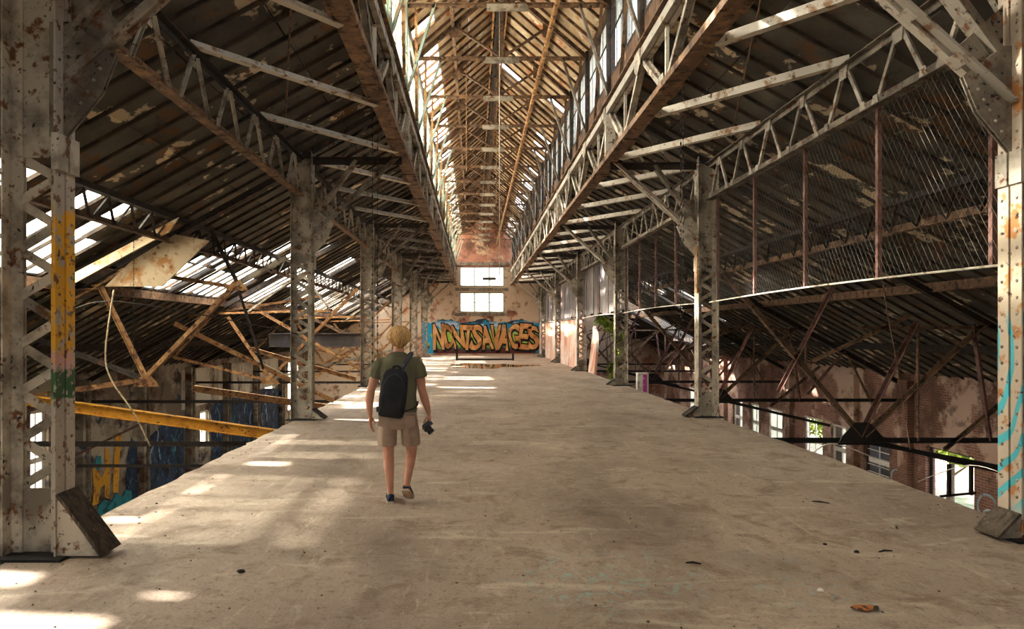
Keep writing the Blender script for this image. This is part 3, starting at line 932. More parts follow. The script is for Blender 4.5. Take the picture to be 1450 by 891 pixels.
# ================================================================== KNEE BRACES AND CROSS BEAMS
for sd in (-1, 1):
    for k, y in enumerate(YC[sd]):
        xi = X(sd, RC - .23)
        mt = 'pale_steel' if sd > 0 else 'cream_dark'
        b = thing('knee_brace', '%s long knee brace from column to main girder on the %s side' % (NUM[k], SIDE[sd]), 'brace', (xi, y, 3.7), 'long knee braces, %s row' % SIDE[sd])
        p = V((xi, y, 3.68)); q = V((X(sd, RG + .05), y, ZB - .02))
        n = V((0, 1, 0))
        for fy in (-1, 1):
            m = MB(); m.prism([(0, 0), (.085, 0), (.085, .012), (.012, .012), (.012, .085), (0, .085)] if fy > 0 else [(0, 0), (0, .085), (-.012, .085), (-.012, .012), (-.085, .012), (-.085, 0)], p + n * fy * .03, q + n * fy * .03, up=V((sd, 0, 1)))
            m.build('angle', mt, b)
        for f in (.25, .5, .75):
            c = p.lerp(q, f); d = (q - p).normalized()
            MB().bar(c - d * .06, c + d * .06, .14, .012, up=V((sd, 0, 1))).build('batten_plate', mt, b)
        b2 = thing('knee_brace', '%s short knee brace from column to cross beam on the %s side' % (NUM[k], SIDE[sd]), 'brace', (xi, y, 3.95), 'short knee braces, %s row' % SIDE[sd])
        p = V((xi, y + .05, 3.98)); q = V((X(sd, 3.0), y + .05, 5.16))
        m = MB(); m.chan(p, q, .16, .07, up=V((sd, 0, 1))); m.build('channel', 'cream_dark', b2)
        MB().plate([(xi, y + .05, 4.2), (X(sd, RC - .45), y + .05, 3.95), (X(sd, RC - .62), y + .05, 4.2), (xi, y + .05, 4.55)], (0, .014, 0)).build('gusset', 'cream_dark', b2)
        # cross beam: bottom tie and sloping top member up to the girder head
        cb = thing('cross_beam', '%s cross beam tying column head to main girder on the %s side' % (NUM[k], SIDE[sd]), 'beam', (X(sd, RC), y, 5.15), 'cross beams, %s row' % SIDE[sd])
        MB().tee((X(sd, RC), y, 5.22), (X(sd, RG), y, 5.22), .16, .14, up=-ZU).build('tie', 'dark_steel', cb)
        MB().chan((X(sd, RC + .2), y, zr(RC + .2) - .3), (X(sd, RG), y, zr(RG) - .22), .16, .1).build('rafter_beam', 'dark_steel', cb)
        for r0, r1 in ((3.9, 3.3), (3.3, 2.8), (2.8, 2.2)):
            MB().bar((X(sd, r0), y, 5.25), (X(sd, r1), y, zr(r1) - .3), .05, .012, up=YU).build('strut', 'cream_dark', cb)

# ================================================================== LONGITUDINAL LATTICE GIRDERS ON THE COLUMN ROWS
for sd in (-1, 1):
    ys = YC[sd] + [YEND]
    for k in range(6):
        a, b = ys[k] + .14, ys[k + 1] - (.14 if k < 5 else 0)
        x = X(sd, RC)
        t = thing('lattice_girder', '%s lattice girder between column heads of the %s row' % (NUM[k], SIDE[sd]), 'girder', (x, (a + b) / 2, 4.4), 'lattice girders over the %s columns' % SIDE[sd])
        ct = 'rust_steel' if sd < 0 else 'cream_dark'
        MB().tee((x, a, 4.42), (x, b, 4.42), .15, .12).build('bottom_chord', ct, t)
        MB().tee((x, a, 5.18), (x, b, 5.18), .16, .10, up=-ZU).build('top_chord', 'dark_steel' if sd < 0 else 'cream_dark', t)
        n = 7; st = (b - a) / n
        for i in range(n):
            yc = a + st * (i + .5)
            for d in (-1, 1):
                m = MB(); m.bar((x, yc + d * .05, 5.12), (x, yc + d * .42, 4.48), .018, .055, up=YU); m.bar((x + .02, yc + d * .05, 5.12), (x + .02, yc + d * .42, 4.48), .04, .012, up=YU)
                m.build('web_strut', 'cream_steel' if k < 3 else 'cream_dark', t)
            MB().plate([(x - .02, yc - .1, 5.17), (x - .02, yc + .1, 5.17), (x - .02, yc + .08, 5.0), (x - .02, yc - .08, 5.0)], (.012, 0, 0)).build('node_plate', 'cream_steel', t)
            for d in (-1, 1):
                MB().plate([(x - .02, yc + d * .36, 4.44), (x - .02, yc + d * .50, 4.44), (x - .02, yc + d * .46, 4.56), (x - .02, yc + d * .38, 4.56)], (.012, 0, 0)).build('foot_plate', 'cream_steel', t)

# ================================================================== MAIN GIRDERS OF THE NAVE
for sd in (-1, 1):
    ys = [5.7 - 8.05] + [5.7 + 8.05 * k for k in range(6)] + [YEND]
    for k in range(7):
        a, b = ys[k], ys[k + 1]
        x = X(sd, RG)
        nb = ['overhead', 'nearest', 'second', 'third', 'fourth', 'fifth', 'farthest'][k]
        t = thing('main_girder', '%s section of the deep riveted main girder on the %s of the nave' % (nb, SIDE[sd]), 'girder', (x, (a + b) / 2, ZB), 'main girder, %s side' % SIDE[sd])
        MB().chan((x, a + .01, ZB), (x, b - .01, ZB), .26, .10).build('bottom_chord', 'rust_steel', t)
        m = MB()
        for fx in (-1, 1):
            m.bar((x + fx * .055, a + .01, ZT), (x + fx * .055, b - .01, ZT), .085, .15)
        m.build('top_chord', 'pale_steel' if sd > 0 else 'cream_steel', t)
        MB().box((x - .16, a + .01, ZT + .10), (x + .16, b - .01, ZT + .125)).build('top_cover_plate', 'rust_steel', t)
        n = 3 if b - a > 5 else 2
        st = (b - a) / n
        for i in range(n):
            y0_, ym, y1_ = a + st * i, a + st * (i + .5), a + st * (i + 1)
            for (p, q) in (((x, y0_ + .06, ZT - .08), (x, ym - .05, ZB + .06)), ((x, ym + .05, ZB + .06), (x, y1_ - .06, ZT - .08))):
                m = MB(); m.bar((p[0] - .045, p[1], p[2]), (q[0] - .045, q[1], q[2]), .02, .08, up=YU); m.bar((p[0] + .045, p[1], p[2]), (q[0] + .045, q[1], q[2]), .02, .08, up=YU)
                m.bar(p, q, .07, .012, up=YU)
                m.build('diagonal', 'cream_steel', t)
            MB().bar((x, ym, ZB + .05), (x, ym, ZT - .08), .05, .05).build('hanger', 'pale_steel', t)
            for fx in (-1, 1):
                MB().plate([(x + fx * .105, y0_ - .18 + (.2 if i == 0 else 0), ZT + .1), (x + fx * .105, y0_ + .2, ZT + .1), (x + fx * .105, y0_ + .2, ZT - .18), (x + fx * .105, y0_ + .02, ZT - .3), (x + fx * .105, y0_ - .18 + (.2 if i == 0 else 0), ZT - .18)], (.012, 0, 0)).build('top_gusset', 'cream_steel', t)
                MB().plate([(x + fx * .09, ym - .2, ZB + .02), (x + fx * .09, ym + .2, ZB + .02), (x + fx * .09, ym + .1, ZB + .24), (x + fx * .09, ym - .1, ZB + .24)], (.012, 0, 0)).build('bottom_gusset', 'cream_steel', t)
            m = MB(); m.box((x - .15, ym - .3, ZB - .022), (x + .15, ym + .3, ZB - .002)); sp_ = m.build('splice_plate', 'rust_steel', t)
            if k < 4:
                m = MB()
                for ry_ in range(6):
                    for fx in (-1, 1):
                        m.dome((x + fx * .10, ym - .25 + .1 * ry_, ZB - .022), (0, 0, -1), .02, 5)
                m.build('rivets', 'rust_steel', sp_, kind='stuff')
        # upright over the column line
        m = MB(); m.box((x - .1, a + .012, ZB + .06), (x + .1, a + .14, ZT - .05)); m.build('upright', 'pale_steel', t)
        m = MB()
        for i in range(6):
            for fx in (-1, 1):
                m.dome((x + fx * .06, a + .012, ZB + .15 + .13 * i), (0, -1, 0), .018, 5)
        if k > 0: m.build('rivets', 'pale_steel', t, kind='stuff')

# ================================================================== HORIZONTAL WIND BRACES UNDER THE AISLE ROOF
for sd in (-1, 1):
    for k in range(5):
        for i in range(3):
            ya = YC[sd][k] + .3 + 2.68 * i; yb = ya + 2.05
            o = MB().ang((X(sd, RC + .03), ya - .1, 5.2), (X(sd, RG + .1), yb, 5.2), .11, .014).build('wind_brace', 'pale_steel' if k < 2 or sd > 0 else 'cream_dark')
            tag(o, '%s pale diagonal brace bar under the roof of the %s %s bay' % (['first', 'second', 'third'][i], NUM[k], SIDE[sd]), 'brace', 'roof brace bars, %s side' % SIDE[sd])
        # long thin sag rods
        o = MB().cyl((X(sd, RC - .1), YC[sd][k] + 6.5, 5.3), (X(sd, RG + .1), YC[sd][k] + .6, 5.75), .014, 6).build('tie_rod', 'rust_steel')
        tag(o, 'thin rusty tie rod crossing the %s %s bay under the roof' % (NUM[k], SIDE[sd]), 'rod', 'tie rods, %s side' % SIDE[sd])

# ================================================================== LANTERN TRUSSES
def make_truss(y, label):
    t = thing('lantern_truss', label, 'truss', (A, y, ZT), 'lantern roof trusses')
    MB().tee((X(-1, 2.1), y, ZE - .02), (X(1, 2.1), y, ZE - .02), .11, .09, up=-ZU).build('tie_beam', 'rust_steel', t)
    MB().box((A - .42, y - .03, ZE - .17), (A + .42, y + .03, ZE - .03)).build('centre_plate', 'cream_steel', t)
    for s in (-1, 1):
        MB().tee((X(s, 2.25), y, zm(2.25) - .30), (A, y, ZRIDGE - .30), .12, .12).build('rafter_chord', 'rust_steel', t)
        MB().tee((X(s, .1), y, ZE), (X(s, 1.15), y, zm(1.15) - .3), .07, .06).build('fan_strut', 'rust_steel', t)
        MB().tee((X(s, 2.0), y, ZE - .02), (X(s, 1.15), y, zm(1.15) - .3), .06, .05).build('web_strut', 'rust_orange', t)
        MB().tee((X(s, RG - .02), y, ZT + .14), (X(s, 1.45), y, ZE - .03), .08, .06).build('knee_strut', 'green_steel' if s < 0 else 'cream_dark', t)
        MB().box((X(s, RG) - .08, y - .08, ZT + .13), (X(s, RG) + .08, y + .08, ZE + .1)).build('post', 'dark_steel' if s > 0 else 'green_steel', t)
        MB().plate([(X(s, 1.3), y, zm(1.3) - .32), (X(s, 1.0), y, zm(1.0) - .32), (X(s, 1.0), y, zm(1.15) - .52), (X(s, 1.25), y, zm(1.15) - .55)], (0, .02, 0)).build('node_plate', 'rust_steel', t)
    MB().bar((A, y, ZE), (A, y, ZRIDGE - .3), .06, .05, up=YU).build('king_rod', 'rust_steel', t)
    return t
proto = make_truss(YT[0], 'nearest rusty roof truss of the lantern, overhead')
for j in range(1, 17):
    c = copy_tree(proto, None, (0, YT[j] - YT[0], 0))
    c['label'] = '%s rusty roof truss of the lantern, counted from the camera' % NUM[j]
# side bracing along the lantern walls (zigzag, one bar per panel)
for sd in (-1, 1):
    for j in range(1, 12):
        o = MB().ang((X(sd, 1.9), YT[j], ZE - .1), (X(sd, 2.0), YT[j] + 1.3, ZT + .2), .06).build('lantern_brace', 'rust_orange' if sd < 0 else 'rust_steel')
        tag(o, '%s slanting brace inside the %s lantern wall' % (NUM[j - 1], SIDE[sd]), 'brace', 'lantern braces, %s side' % SIDE[sd])
o = MB().cyl((A + .95, 7, 8.22), (A + .95, YEND - .2, 8.22), .055, 8).build('pipe', 'rust_orange', smooth=True)
tag(o, 'long rusty orange pipe hung below the lantern trusses', 'pipe')
for i, (xx, yy, z0) in enumerate(((A - .03, 17.2, 6.5), (A - .9, 19.0, 6.3), (A + .05, 22, 6.0))):
    o = MB().cyl((xx, yy, z0 if i else 3.2), (xx, yy, 10.1 if i != 1 else 9.72), .012, 5).build('hanging_rod', 'pale_steel' if i == 0 else 'rust_orange')
    tag(o, ['thin pale rod hanging from the middle of the lantern roof', 'thin orange rod hanging left of the lantern ridge', 'short thin rod hanging right of the lantern ridge'][i], 'rod')

# ================================================================== AISLE TRUSSES
def aisle_truss(sd, y, label, spec, mats):
    t = thing('aisle_truss', label, 'truss', (X(sd, 8.5), y, -.6), 'aisle trusses, %s side' % SIDE[sd])
    MB().tee((X(sd, 4.4), y, zr(4.4) - .45), (X(sd, 13.1), y, zr(13.1) - .45), .16, .14).build('top_chord', mats[0], t)
    for (nm, a, b, w, mi) in spec:
        MB().tee((X(sd, a[0]), y, a[1]), (X(sd, b[0]), y, b[1]), w, w * .8).build(nm, mats[mi], t)
    return t
def gussets(t, sd, y, nodes, mat):
    for (r, z, k) in nodes:
        MB().plate([(X(sd, r - .5 * k), y - .03, z - .12 * k), (X(sd, r + .5 * k), y - .03, z - .12 * k), (X(sd, r + .42 * k), y - .03, z + .05 * k), (X(sd, r + .15 * k), y - .03, z + .34 * k), (X(sd, r - .15 * k), y - .03, z + .34 * k), (X(sd, r - .42 * k), y - .03, z + .05 * k)], (0, .02, 0)).build('gusset', mat, t)
SPEC_R = [('bottom_chord', (4.35, -.53), (13.1, -.53), .13, 2),
          ('diagonal', (4.4, 2.95), (7.26, -.42), .13, 1), ('diagonal', (7.28, -.4), (8.45, 1.95), .12, 3), ('diagonal', (7.35, -.42), (9.85, 1.9), .13, 1),
          ('tie', (7.2, 1.80), (10.1, 1.80), .09, 1), ('strut', (6.25, 1.1), (8.3, 2.05), .09, 1), ('strut', (5.6, .5), (6.75, 2.7), .1, 3),
          ('post', (8.42, -.5), (8.42, 1.8), .06, 1), ('post', (9.9, -.5), (9.55, 1.9), .10, 3), ('strut', (9.0, -.7), (10.6, .6), .1, 1), ('post', (10.1, 0.2), (10.1, 1.8), .08, 1),
          ('diagonal', (7.3, -.5), (10.9, -1.35), .11, 2), ('strut', (10.2, -.3), (11.4, 1.1), .09, 3), ('strut', (11.4, 1.1), (12.2, -.5), .08, 1)]
MR = ['dark_steel', 'rust_steel', 'black_steel', 'rust_pink']
for k in range(1, 6):
    y = YC[1][k]
    t = aisle_truss(1, y, '%s roof truss spanning the right aisle behind the mesh' % ['first', 'second', 'third', 'fourth', 'fifth'][k - 1], SPEC_R, MR)
    gussets(t, 1, y, [(7.28, -.45, 1.0)], 'black_steel')
SPEC_L1 = [('diagonal', (4.39, 3.2), (5.4, 2.66), .11, 1), ('diagonal', (5.4, 2.66), (7.15, .85), .13, 3), ('diagonal', (8.15, 2.62), (7.28, .85), .12, 3),
           ('tie', (5.45, 2.6), (8.3, 3.05), .10, 3), ('strut', (5.42, 2.7), (5.95, 3.75), .09, 0), ('bottom_chord', (7.3, .74), (10.2, .3), .13, 3),
           ('bottom_chord', (7.3, .78), (9.9, 1.75), .12, 2), ('strut', (8.2, 2.6), (10.5, 2.5), .12, 3), ('strut', (5.4, 2.6), (4.9, 1.0), .06, 0),
           ('strut', (6.4, 3.65), (9.6, 1.85), .06, 3), ('strut', (8.3, 2.6), (9.2, 2.9), .08, 2), ('low_tie', (4.3, -.53), (13.1, -.53), .12, 2), ('low_tie', (4.3, -.95), (8.6, -.95), .07, 2)]
ML = ['cream_dark', 'cream_steel', 'dark_steel', 'rust_orange']
y = YC[-1][1]
t = aisle_truss(-1, y, 'bent rusty roof truss of the left aisle with a torn lower node', SPEC_L1, ['dark_steel'] + ML[1:])
gussets(t, -1, y, [(7.2, .72, .5), (5.4, 2.62, .45)], 'rust_orange')
SPEC_L = [('diagonal', (4.39, 3.1), (7.2, .2), .12, 3), ('diagonal', (8.6, 2.2), (7.25, .2), .12, 3), ('tie', (5.2, 2.4), (9.0, 2.3), .09, 3), ('bottom_chord', (4.3, -.53), (13.1, -.53), .12, 2),
          ('strut', (5.3, 2.4), (6.2, 3.6), .08, 1), ('strut', (7.2, .2), (4.4, .9), .09, 1), ('strut', (7.25, .15), (10.3, .9), .1, 3), ('strut', (9.0, 2.3), (10.3, .9), .09, 3), ('strut', (4.45, 1.2), (6.4, -.2), .09, 3), ('strut', (6.2, 3.6), (8.0, 2.3), .08, 1)]
for k in range(2, 6):
    y = YC[-1][k]
    t = aisle_truss(-1, y, '%s roof truss spanning the left aisle, beyond the bent one' % ['first', 'second', 'third', 'fourth'][k - 2], SPEC_L, ['dark_steel'] + ML[1:])
    gussets(t, -1, y, [(7.2, .15, .6)], 'rust_orange')
# first line: left and right beside the camera
SPEC_0 = [('tie', (4.4, 2.9), (9.0, 2.7), .12, 0), ('strut', (4.4, 2.75), (7.5, 4.0 - .7), .1, 0), ('diagonal', (4.45, 2.2), (6.0, 1.4), .1, 0)]
# loose and fallen members of the left aisle
fallen = [((-8.6, 12.9, .43), (-3.75, 13.1, -.28), .20, .2, 'yellow_steel', 'long yellow painted beam sloping down to the left deck edge', 'beam'),
          ((-6.5, 19.5, 1.25), (-3.5, 19.8, .35), .16, .12, 'rust_orange', 'sunlit orange rusted bar fallen beside the third left column', 'bar'),
          ((-6.0, 18.3, .9), (-3.9, 18.0, -.1), .14, .1, 'pale_steel', 'pale fallen bar lying across the gap behind the second left column', 'bar'),
          ((-7.2, 17.2, .3), (-3.75, 17.6, -.25), .2, .16, 'rust_orange', 'orange rusted beam leaning on the left deck edge behind the second column', 'beam'),
          ((-7.5, 23.5, 2.4), (-3.9, 23.0, .4), .12, .1, 'rust_orange', 'orange diagonal bar leaning inward behind the third left column', 'bar'),
          ((-3.42, 16.2, .03), (-7.0, 15.6, 1.9), .13, .1, 'rust_orange', 'orange bar rising outward just behind the second left column', 'bar'),
          ((-8.2, 26, 3.0), (-4.2, 25.0, 1.4), .12, .1, 'rust_steel', 'brown bar sagging from the broken left roof', 'bar'),
          ((-9.2, 21.5, 2.2), (-5.2, 22.5, 2.9), .1, .08, 'rust_orange', 'thin orange bar crossing the left aisle below the broken roof', 'bar'),
          ((-6.3, 27, .3), (-3.8, 27.2, 1.5), .12, .1, 'rust_orange', 'short orange bar leaning on the fourth left column', 'bar'),
          ((-7.9, 30.5, 2.6), (-3.9, 30.2, .6), .12, .1, 'rust_orange', 'orange bar fallen beyond the fourth left column', 'bar'),
          ((-10.3, 16.0, -1.6), (-7.6, 15.5, -.35), .06, .05, 'rust_pink', 'thin brown pole slanting against the left graffiti wall', 'pole')]
for p, q, w, h, mt, lab, cat in fallen:
    m = MB()
    if w >= .16: m.ibeam(p, q, w * .8, h)
    else: m.tee(p, q, w, h)
    o = m.build('fallen_' + cat, mt); tag(o, lab, cat)
o = MB().ibeam((-7.4, 24.2, 1.45), (-3.9, 24.2, 1.45), .3, .5, .03).build('grey_beam', 'sheet_grey')
tag(o, 'deep grey beam across the left aisle behind the person', 'beam')
# cream sheets hanging under the broken left skylight
o = MB().plate([(-7.55, 12.55, 2.62), (-5.7, 12.55, 3.62), (-5.55, 12.6, 3.9), (-7.5, 12.6, 2.86)], (0, .04, 0)).build('plaster_strip', 'plaster_sheet')
tag(o, 'narrow cream plaster strip along the lower edge of the left skylight', 'panel')
o = MB().plate([(-7.1, 12.9, 2.62), (-6.0, 12.9, 2.62), (-5.1, 12.9, 3.5), (-5.75, 12.9, 3.62), (-6.6, 12.9, 3.1)], (0, .04, 0)).build('plaster_sheet', 'plaster_sheet')
tag(o, 'stained cream sheet hanging below the left skylight', 'panel')

# ================================================================== MESH FENCE AND SHEETS ALONG THE RIGHT ROW
ys = YC[1] + [YEND]
for k in range(6):
    a, b = ys[k] + .15, ys[k + 1] - .15
    x = X(1, RC)
    t = thing('mesh_screen', {0: 'chain-link screen with pink-brown posts in the nearest right bay', 1: 'dusty chain-link screen in the second right bay'}.get(k, 'grey hanging sheets closing the upper part of the %s right bay' % NUM[k]), 'screen', (x, (a + b) / 2, 2.35), 'screens along the right row')
    zb = lambda yy: 2.35 + .04 * math.sin((yy - a) / (b - a) * math.pi)
    n = 4
    for i in range(n + 1):
        yy = a + .35 + (b - a - .7) * i / n
        MB().ang((x + .03, yy, zb(yy)), (x + .03, yy, 4.42), .05).build('post', 'rust_pink', t)
    m = MB(); m.tube([(x, a + (b - a) * i / 16, zb(a + (b - a) * i / 16)) for i in range(17)], .014, 5)
    m.build('bottom_wire', 'pale_steel', t)
    if k < 2:
        sp = .085 if k == 0 else .11
        m = MB(); z1 = 4.42
        for d in (-1, 1):
            yy = a - 2.2
            while yy < b + 2.2:
                # clip the wire y = yy + d*(z - 2.37) to the bay
                za, zb_ = 2.37, z1
                pa = yy; pb = yy + d * (z1 - 2.37) * .6
                def clip(pa, za, pb, zb2):
                    lo, hi = 0, 1
                    dy = pb - pa
                    for e, sgn in ((a, 1), (b, -1)):
                        f0 = (pa - e) * sgn; f1 = (pb - e) * sgn
                        if f0 < 0 and f1 < 0: return None
                        if f0 < 0: lo = max(lo, f0 / (f0 - f1))
                        elif f1 < 0: hi = min(hi, f0 / (f0 - f1))
                    return lo, hi
                c = clip(pa, za, pb, zb_)
                if c:
                    p = V((x + .01 * d, pa + (pb - pa) * c[0], za + (zb_ - za) * c[0])); q = V((x + .01 * d, pa + (pb - pa) * c[1], za + (zb_ - za) * c[1]))
                    if (q - p).length > .05: m.tube([p, q], .0017, 3)
                yy += sp
        m.build('wire_mesh', 'mesh_wire', t, kind='stuff')
    else:
        n = 9
        for i in range(n):
            ya = a + (b - a) * i / n + .02; yb = a + (b - a) * (i + 1) / n - .02
            MB().box((x + .05 + R.uniform(-.02, .03), ya, 2.4 + R.uniform(-.05, .1)), (x + .07, yb, 4.4)).build('sheet', 'sheet_grey', t)
for k in (3, 4, 5):
    a, b = ys[k] + .3, ys[k + 1] - .3
    t = thing('partition', 'pinkish painted board partition filling the %s right bay' % NUM[k], 'partition', (X(1, RC + .1), (a + b) / 2, 0), 'partitions in the far right bays')
    n = 6
    for i in range(n):
        ya = a + (b - a) * i / n + .01; yb = a + (b - a) * (i + 1) / n - .01
        MB().box((X(1, RC + .06), ya, 0), (X(1, RC + .11) + R.uniform(0, .02), yb, 2.34)).build('board', 'sheet_pink', t)
o = MB().plate([(X(1, 4.35), 28.0, -.2), (X(1, 4.35), 29.5, -.2), (X(1, 4.6), 29.5, 2.0), (X(1, 4.6), 28.8, 1.7), (X(1, 4.5), 28.2, 1.1)], (.1, 0, 0)).build('broken_slab', 'sheet_pink')
tag(o, 'broken pinkish wall slab leaning beside the fourth right column', 'slab')
t = thing('painted_post', 'short white post with a magenta stripe below the third right column', 'post', (5.3, 21.3, -.9))
MB().box((5.15, 21.2, -.9), (5.5, 21.4, .45)).build('post_body', 'bright_paint', t)
MB().box((5.32, 21.19, -.9), (5.44, 21.2, .40)).build('stripe', 'magenta', t)

# ================================================================== HANGING CHAINS, WIRES, LIGHT POLES
def chain(name, p, q, label, link=.07, r=.016):
    m = MB(); p = V(p); q = V(q); d = (q - p); n = int(d.length / link); dn = d.normalized()
    a = XU; b = YU
    for i in range(n):
        c = p + d * ((i + .5) / n)
        w = a if i % 2 else b
        h = dn * link * .62
        m.add([c + h, c - h, c + w * r, c - w * r, c + (b if i % 2 else a) * r * .35, c - (b if i % 2 else a) * r * .35],
              [(0, 2, 4), (0, 4, 3), (0, 3, 5), (0, 5, 2), (1, 4, 2), (1, 3, 4), (1, 5, 3), (1, 2, 5)])
    o = m.build(name, 'dark_steel'); return tag(o, label, 'chain')
chain('hanging_chain', (-1.66, 10.9, 7.3), (-1.66, 10.9, .95), 'long dark chain hanging from the left main girder, nearer of the pair')
chain('hanging_chain', (-1.62, 11.2, 7.3), (-1.62, 11.2, 1.25), 'long dark chain hanging from the left main girder, farther of the pair')
chain('hanging_chain', (3.35, 10.9, 5.9), (3.35, 10.9, 1.6), 'thin chain hanging below the right main girder in the second bay')
chain('hanging_chain', (3.45, 11.1, 5.9), (3.45, 11.1, 1.9), 'thin chain hanging just behind the one below the right girder')
chain('hanging_chain', (-6.35, 12.5, 3.5), (-6.35, 12.5, .55), 'thin chain hanging from the left skylight to the bent truss', .05, .012)
def wire(pts, r, mat, label, cat='cable', name='hanging_cable'):
    P = [V(p) for p in pts]; out = []
    for i in range(len(P) - 1):
        p0 = P[max(i - 1, 0)]; p1 = P[i]; p2 = P[i + 1]; p3 = P[min(i + 2, len(P) - 1)]
        for s in range(6):
            t = s / 6
            out.append(.5 * ((2 * p1) + (p2 - p0) * t + (2 * p0 - 5 * p1 + 4 * p2 - p3) * t * t + (3 * p1 - p0 - 3 * p2 + p3) * t ** 3))
    out.append(P[-1])
    o = MB().tube(out, r, 5).build(name, mat, smooth=True); return tag(o, label, cat)
wire([(-6.45, 12, 2.5), (-6.6, 12, 1.4), (-6.5, 12, .9), (-6.1, 12, .3), (-5.8, 12, -.3)], .016, 'rope', 'slack pale cable dangling in the left aisle')
wire([(-7.4, 12.3, 2.15), (-6.5, 12.3, 2.3), (-4.4, 13.2, 1.9), (-3.5, 13.3, 1.7)], .012, 'dark_steel', 'thin wire strung across the left aisle to the second column', 'wire', 'strung_wire')
wire([(6.9, 11.5, 4.2), (7.0, 11.5, 2.6), (7.3, 11.6, 1.2), (7.6, 11.7, -.3)], .010, 'rust_steel', 'thin sagging wire hanging behind the mesh in the right aisle', 'wire', 'strung_wire')
wire([(7.0, 10.6, -.62), (7.6, 10.3, -.3), (8.0, 9.9, -.45), (8.0, 9.4, -.7), (4.98, 6.2, .02)], .007, 'pale_steel', 'pale bent rod running from the right column foot across the void', 'rod', 'bent_rod')
wire([(8.0, 16.2, -1.3), (8.6, 16.2, -.95), (9.4, 16.0, -1.2)], .016, 'pale_steel', 'short pale rod sticking up beyond the right deck edge', 'rod', 'bent_rod')
# black pipe brackets before the bright doorway
t = thing('bracket_frame', 'small black hanging frame in front of the bright doorway on the right', 'frame', (10.9, 15.2, -1.9))
for xx in (10.75, 11.25):
    MB().box((xx - .035, 15.17, -1.95), (xx + .035, 15.23, -1.25)).build('hanger', 'black_steel', t)
MB().bar((10.55, 15.2, -1.98), (11.35, 15.2, -1.9), .045, .045).build('crossbar', 'black_steel', t)
MB().bar((8.9, 15.2, -.75), (12.6, 15.2, -1.45), .12, .09).build('rail', 'black_steel', t)

# low rail at the far end of the deck
t = thing('low_rail', 'low black metal rail standing at the far end of the deck', 'rail', (.95, 41, 0))
for xx in (-1.08, 2.35):
    MB().box((xx - .06, 40.95, 0), (xx + .06, 41.05, .95 if xx < 0 else .42)).build('post', 'black_steel', t)
MB().box((-1.02, 40.97, .02), (2.3, 41.03, .11)).build('bar', 'black_steel', t)
# puddle
m = MB(); pts = []
for i in range(40):
    an = 2 * math.pi * i / 40
    rr = 1 + .25 * math.sin(3 * an + 1) + .18 * math.sin(7 * an) + R.uniform(-.08, .08)
    pts.append((.75 + 2.0 * rr * math.cos(an), 34.5 + 2.2 * rr * math.sin(an), .004))
m.plate(pts, (0, 0, .004), .5)
o = m.build('puddle', 'puddle'); tag(o, 'shallow shiny puddle on the far part of the deck', 'puddle')

# ================================================================== GREENERY OUTSIDE AND CREEPING IN
def leaves(m, c, rad, n, size):
    for i in range(n):
        d = V((R.gauss(0, 1), R.gauss(0, 1), R.gauss(0, 1))).normalized() * (R.random() ** .4)
        p = V(c) + V((d.x * rad[0], d.y * rad[1], d.z * rad[2]))
        a = V((R.gauss(0, 1), R.gauss(0, 1), R.gauss(0, .6))).normalized(); b = a.cross(V((R.gauss(0, 1), R.gauss(0, 1), R.gauss(0, 1)))).normalized()
        s = size * R.uniform(.6, 1.3)
        m.add([p - a * s, p + b * s * .5, p + a * s, p - b * s * .5], [(0, 1, 2, 3)])
def tree(x, y, z0, h, rad, label, n=1500, size=.14):
    t = thing('tree', label, 'tree', (x, y, z0), 'trees outside')
    m = MB(); top = V((x + .2, y, z0 + h))
    m.tube([(x, y, z0), (x + .1, y + .05, z0 + h * .5), tuple(top)], [.14, .1, .04], 7)
    for k in range(6):
        an = k * 1.1; zz = z0 + h * (.4 + .09 * k)
        m.tube([(x + .1, y, zz), (x + .1 + math.cos(an) * rad[0] * .7, y + math.sin(an) * rad[1] * .7, zz + .6)], [.05, .015], 5)
    m.build('trunk', 'bark', t)
    f = MB()
    for k in range(9):
        c = V((x + R.uniform(-.5, .5) * rad[0], y + R.uniform(-.5, .5) * rad[1], z0 + h * .8 + R.uniform(-.6, .6) * rad[2]))
        leaves(f, c, (rad[0] * .55, rad[1] * .55, rad[2] * .55), n // 9, size)
    f.build('foliage', 'foliage', t, kind='stuff')
tree(17.5, 32.5, -4.6, 3.0, (1.5, 2.2, 1.4), 'leafy tree outside the right wall, seen through the open window')
tree(18.5, 39.5, -4.6, 3.4, (1.6, 2.2, 1.6), 'leafy tree outside the right wall, beyond the far windows')
tree(17.0, 24.0, -4.6, 3.0, (1.3, 1.6, .9), 'leafy tree outside the bright doorway on the right', 900)
t = thing('climbing_vine', 'bright green vine hanging beside the fourth right column', 'vine', (5.8, 29, -.4))
m = MB(); f = MB()
for k in range(5):
    p = [(5.5 + .2 * k, 28.6 + .2 * math.sin(k), 2.4 - .25 * k), (5.6 + .2 * k, 28.6, 1.2), (5.7 + .12 * k, 28.5, -.3)]
    m.tube(p, [.02, .018, .012], 5)
    for q in ((0, .0), (.4, .5), (.8, 1.1)):
        pass
m.build('stem', 'bark', t)
for c, rad, n in (((5.45, 28.6, 2.2), (.35, .3, .25), 260), ((5.8, 28.6, 1.95), (.4, .3, .25), 260), ((6.15, 28.6, 1.6), (.3, .3, .3), 220), ((6.1, 28.6, .9), (.25, .25, .5), 220), ((5.9, 28.5, .1), (.3, .25, .5), 240)):
    leaves(f, c, rad, n, .07)
f.build('foliage', 'foliage', t, kind='stuff')

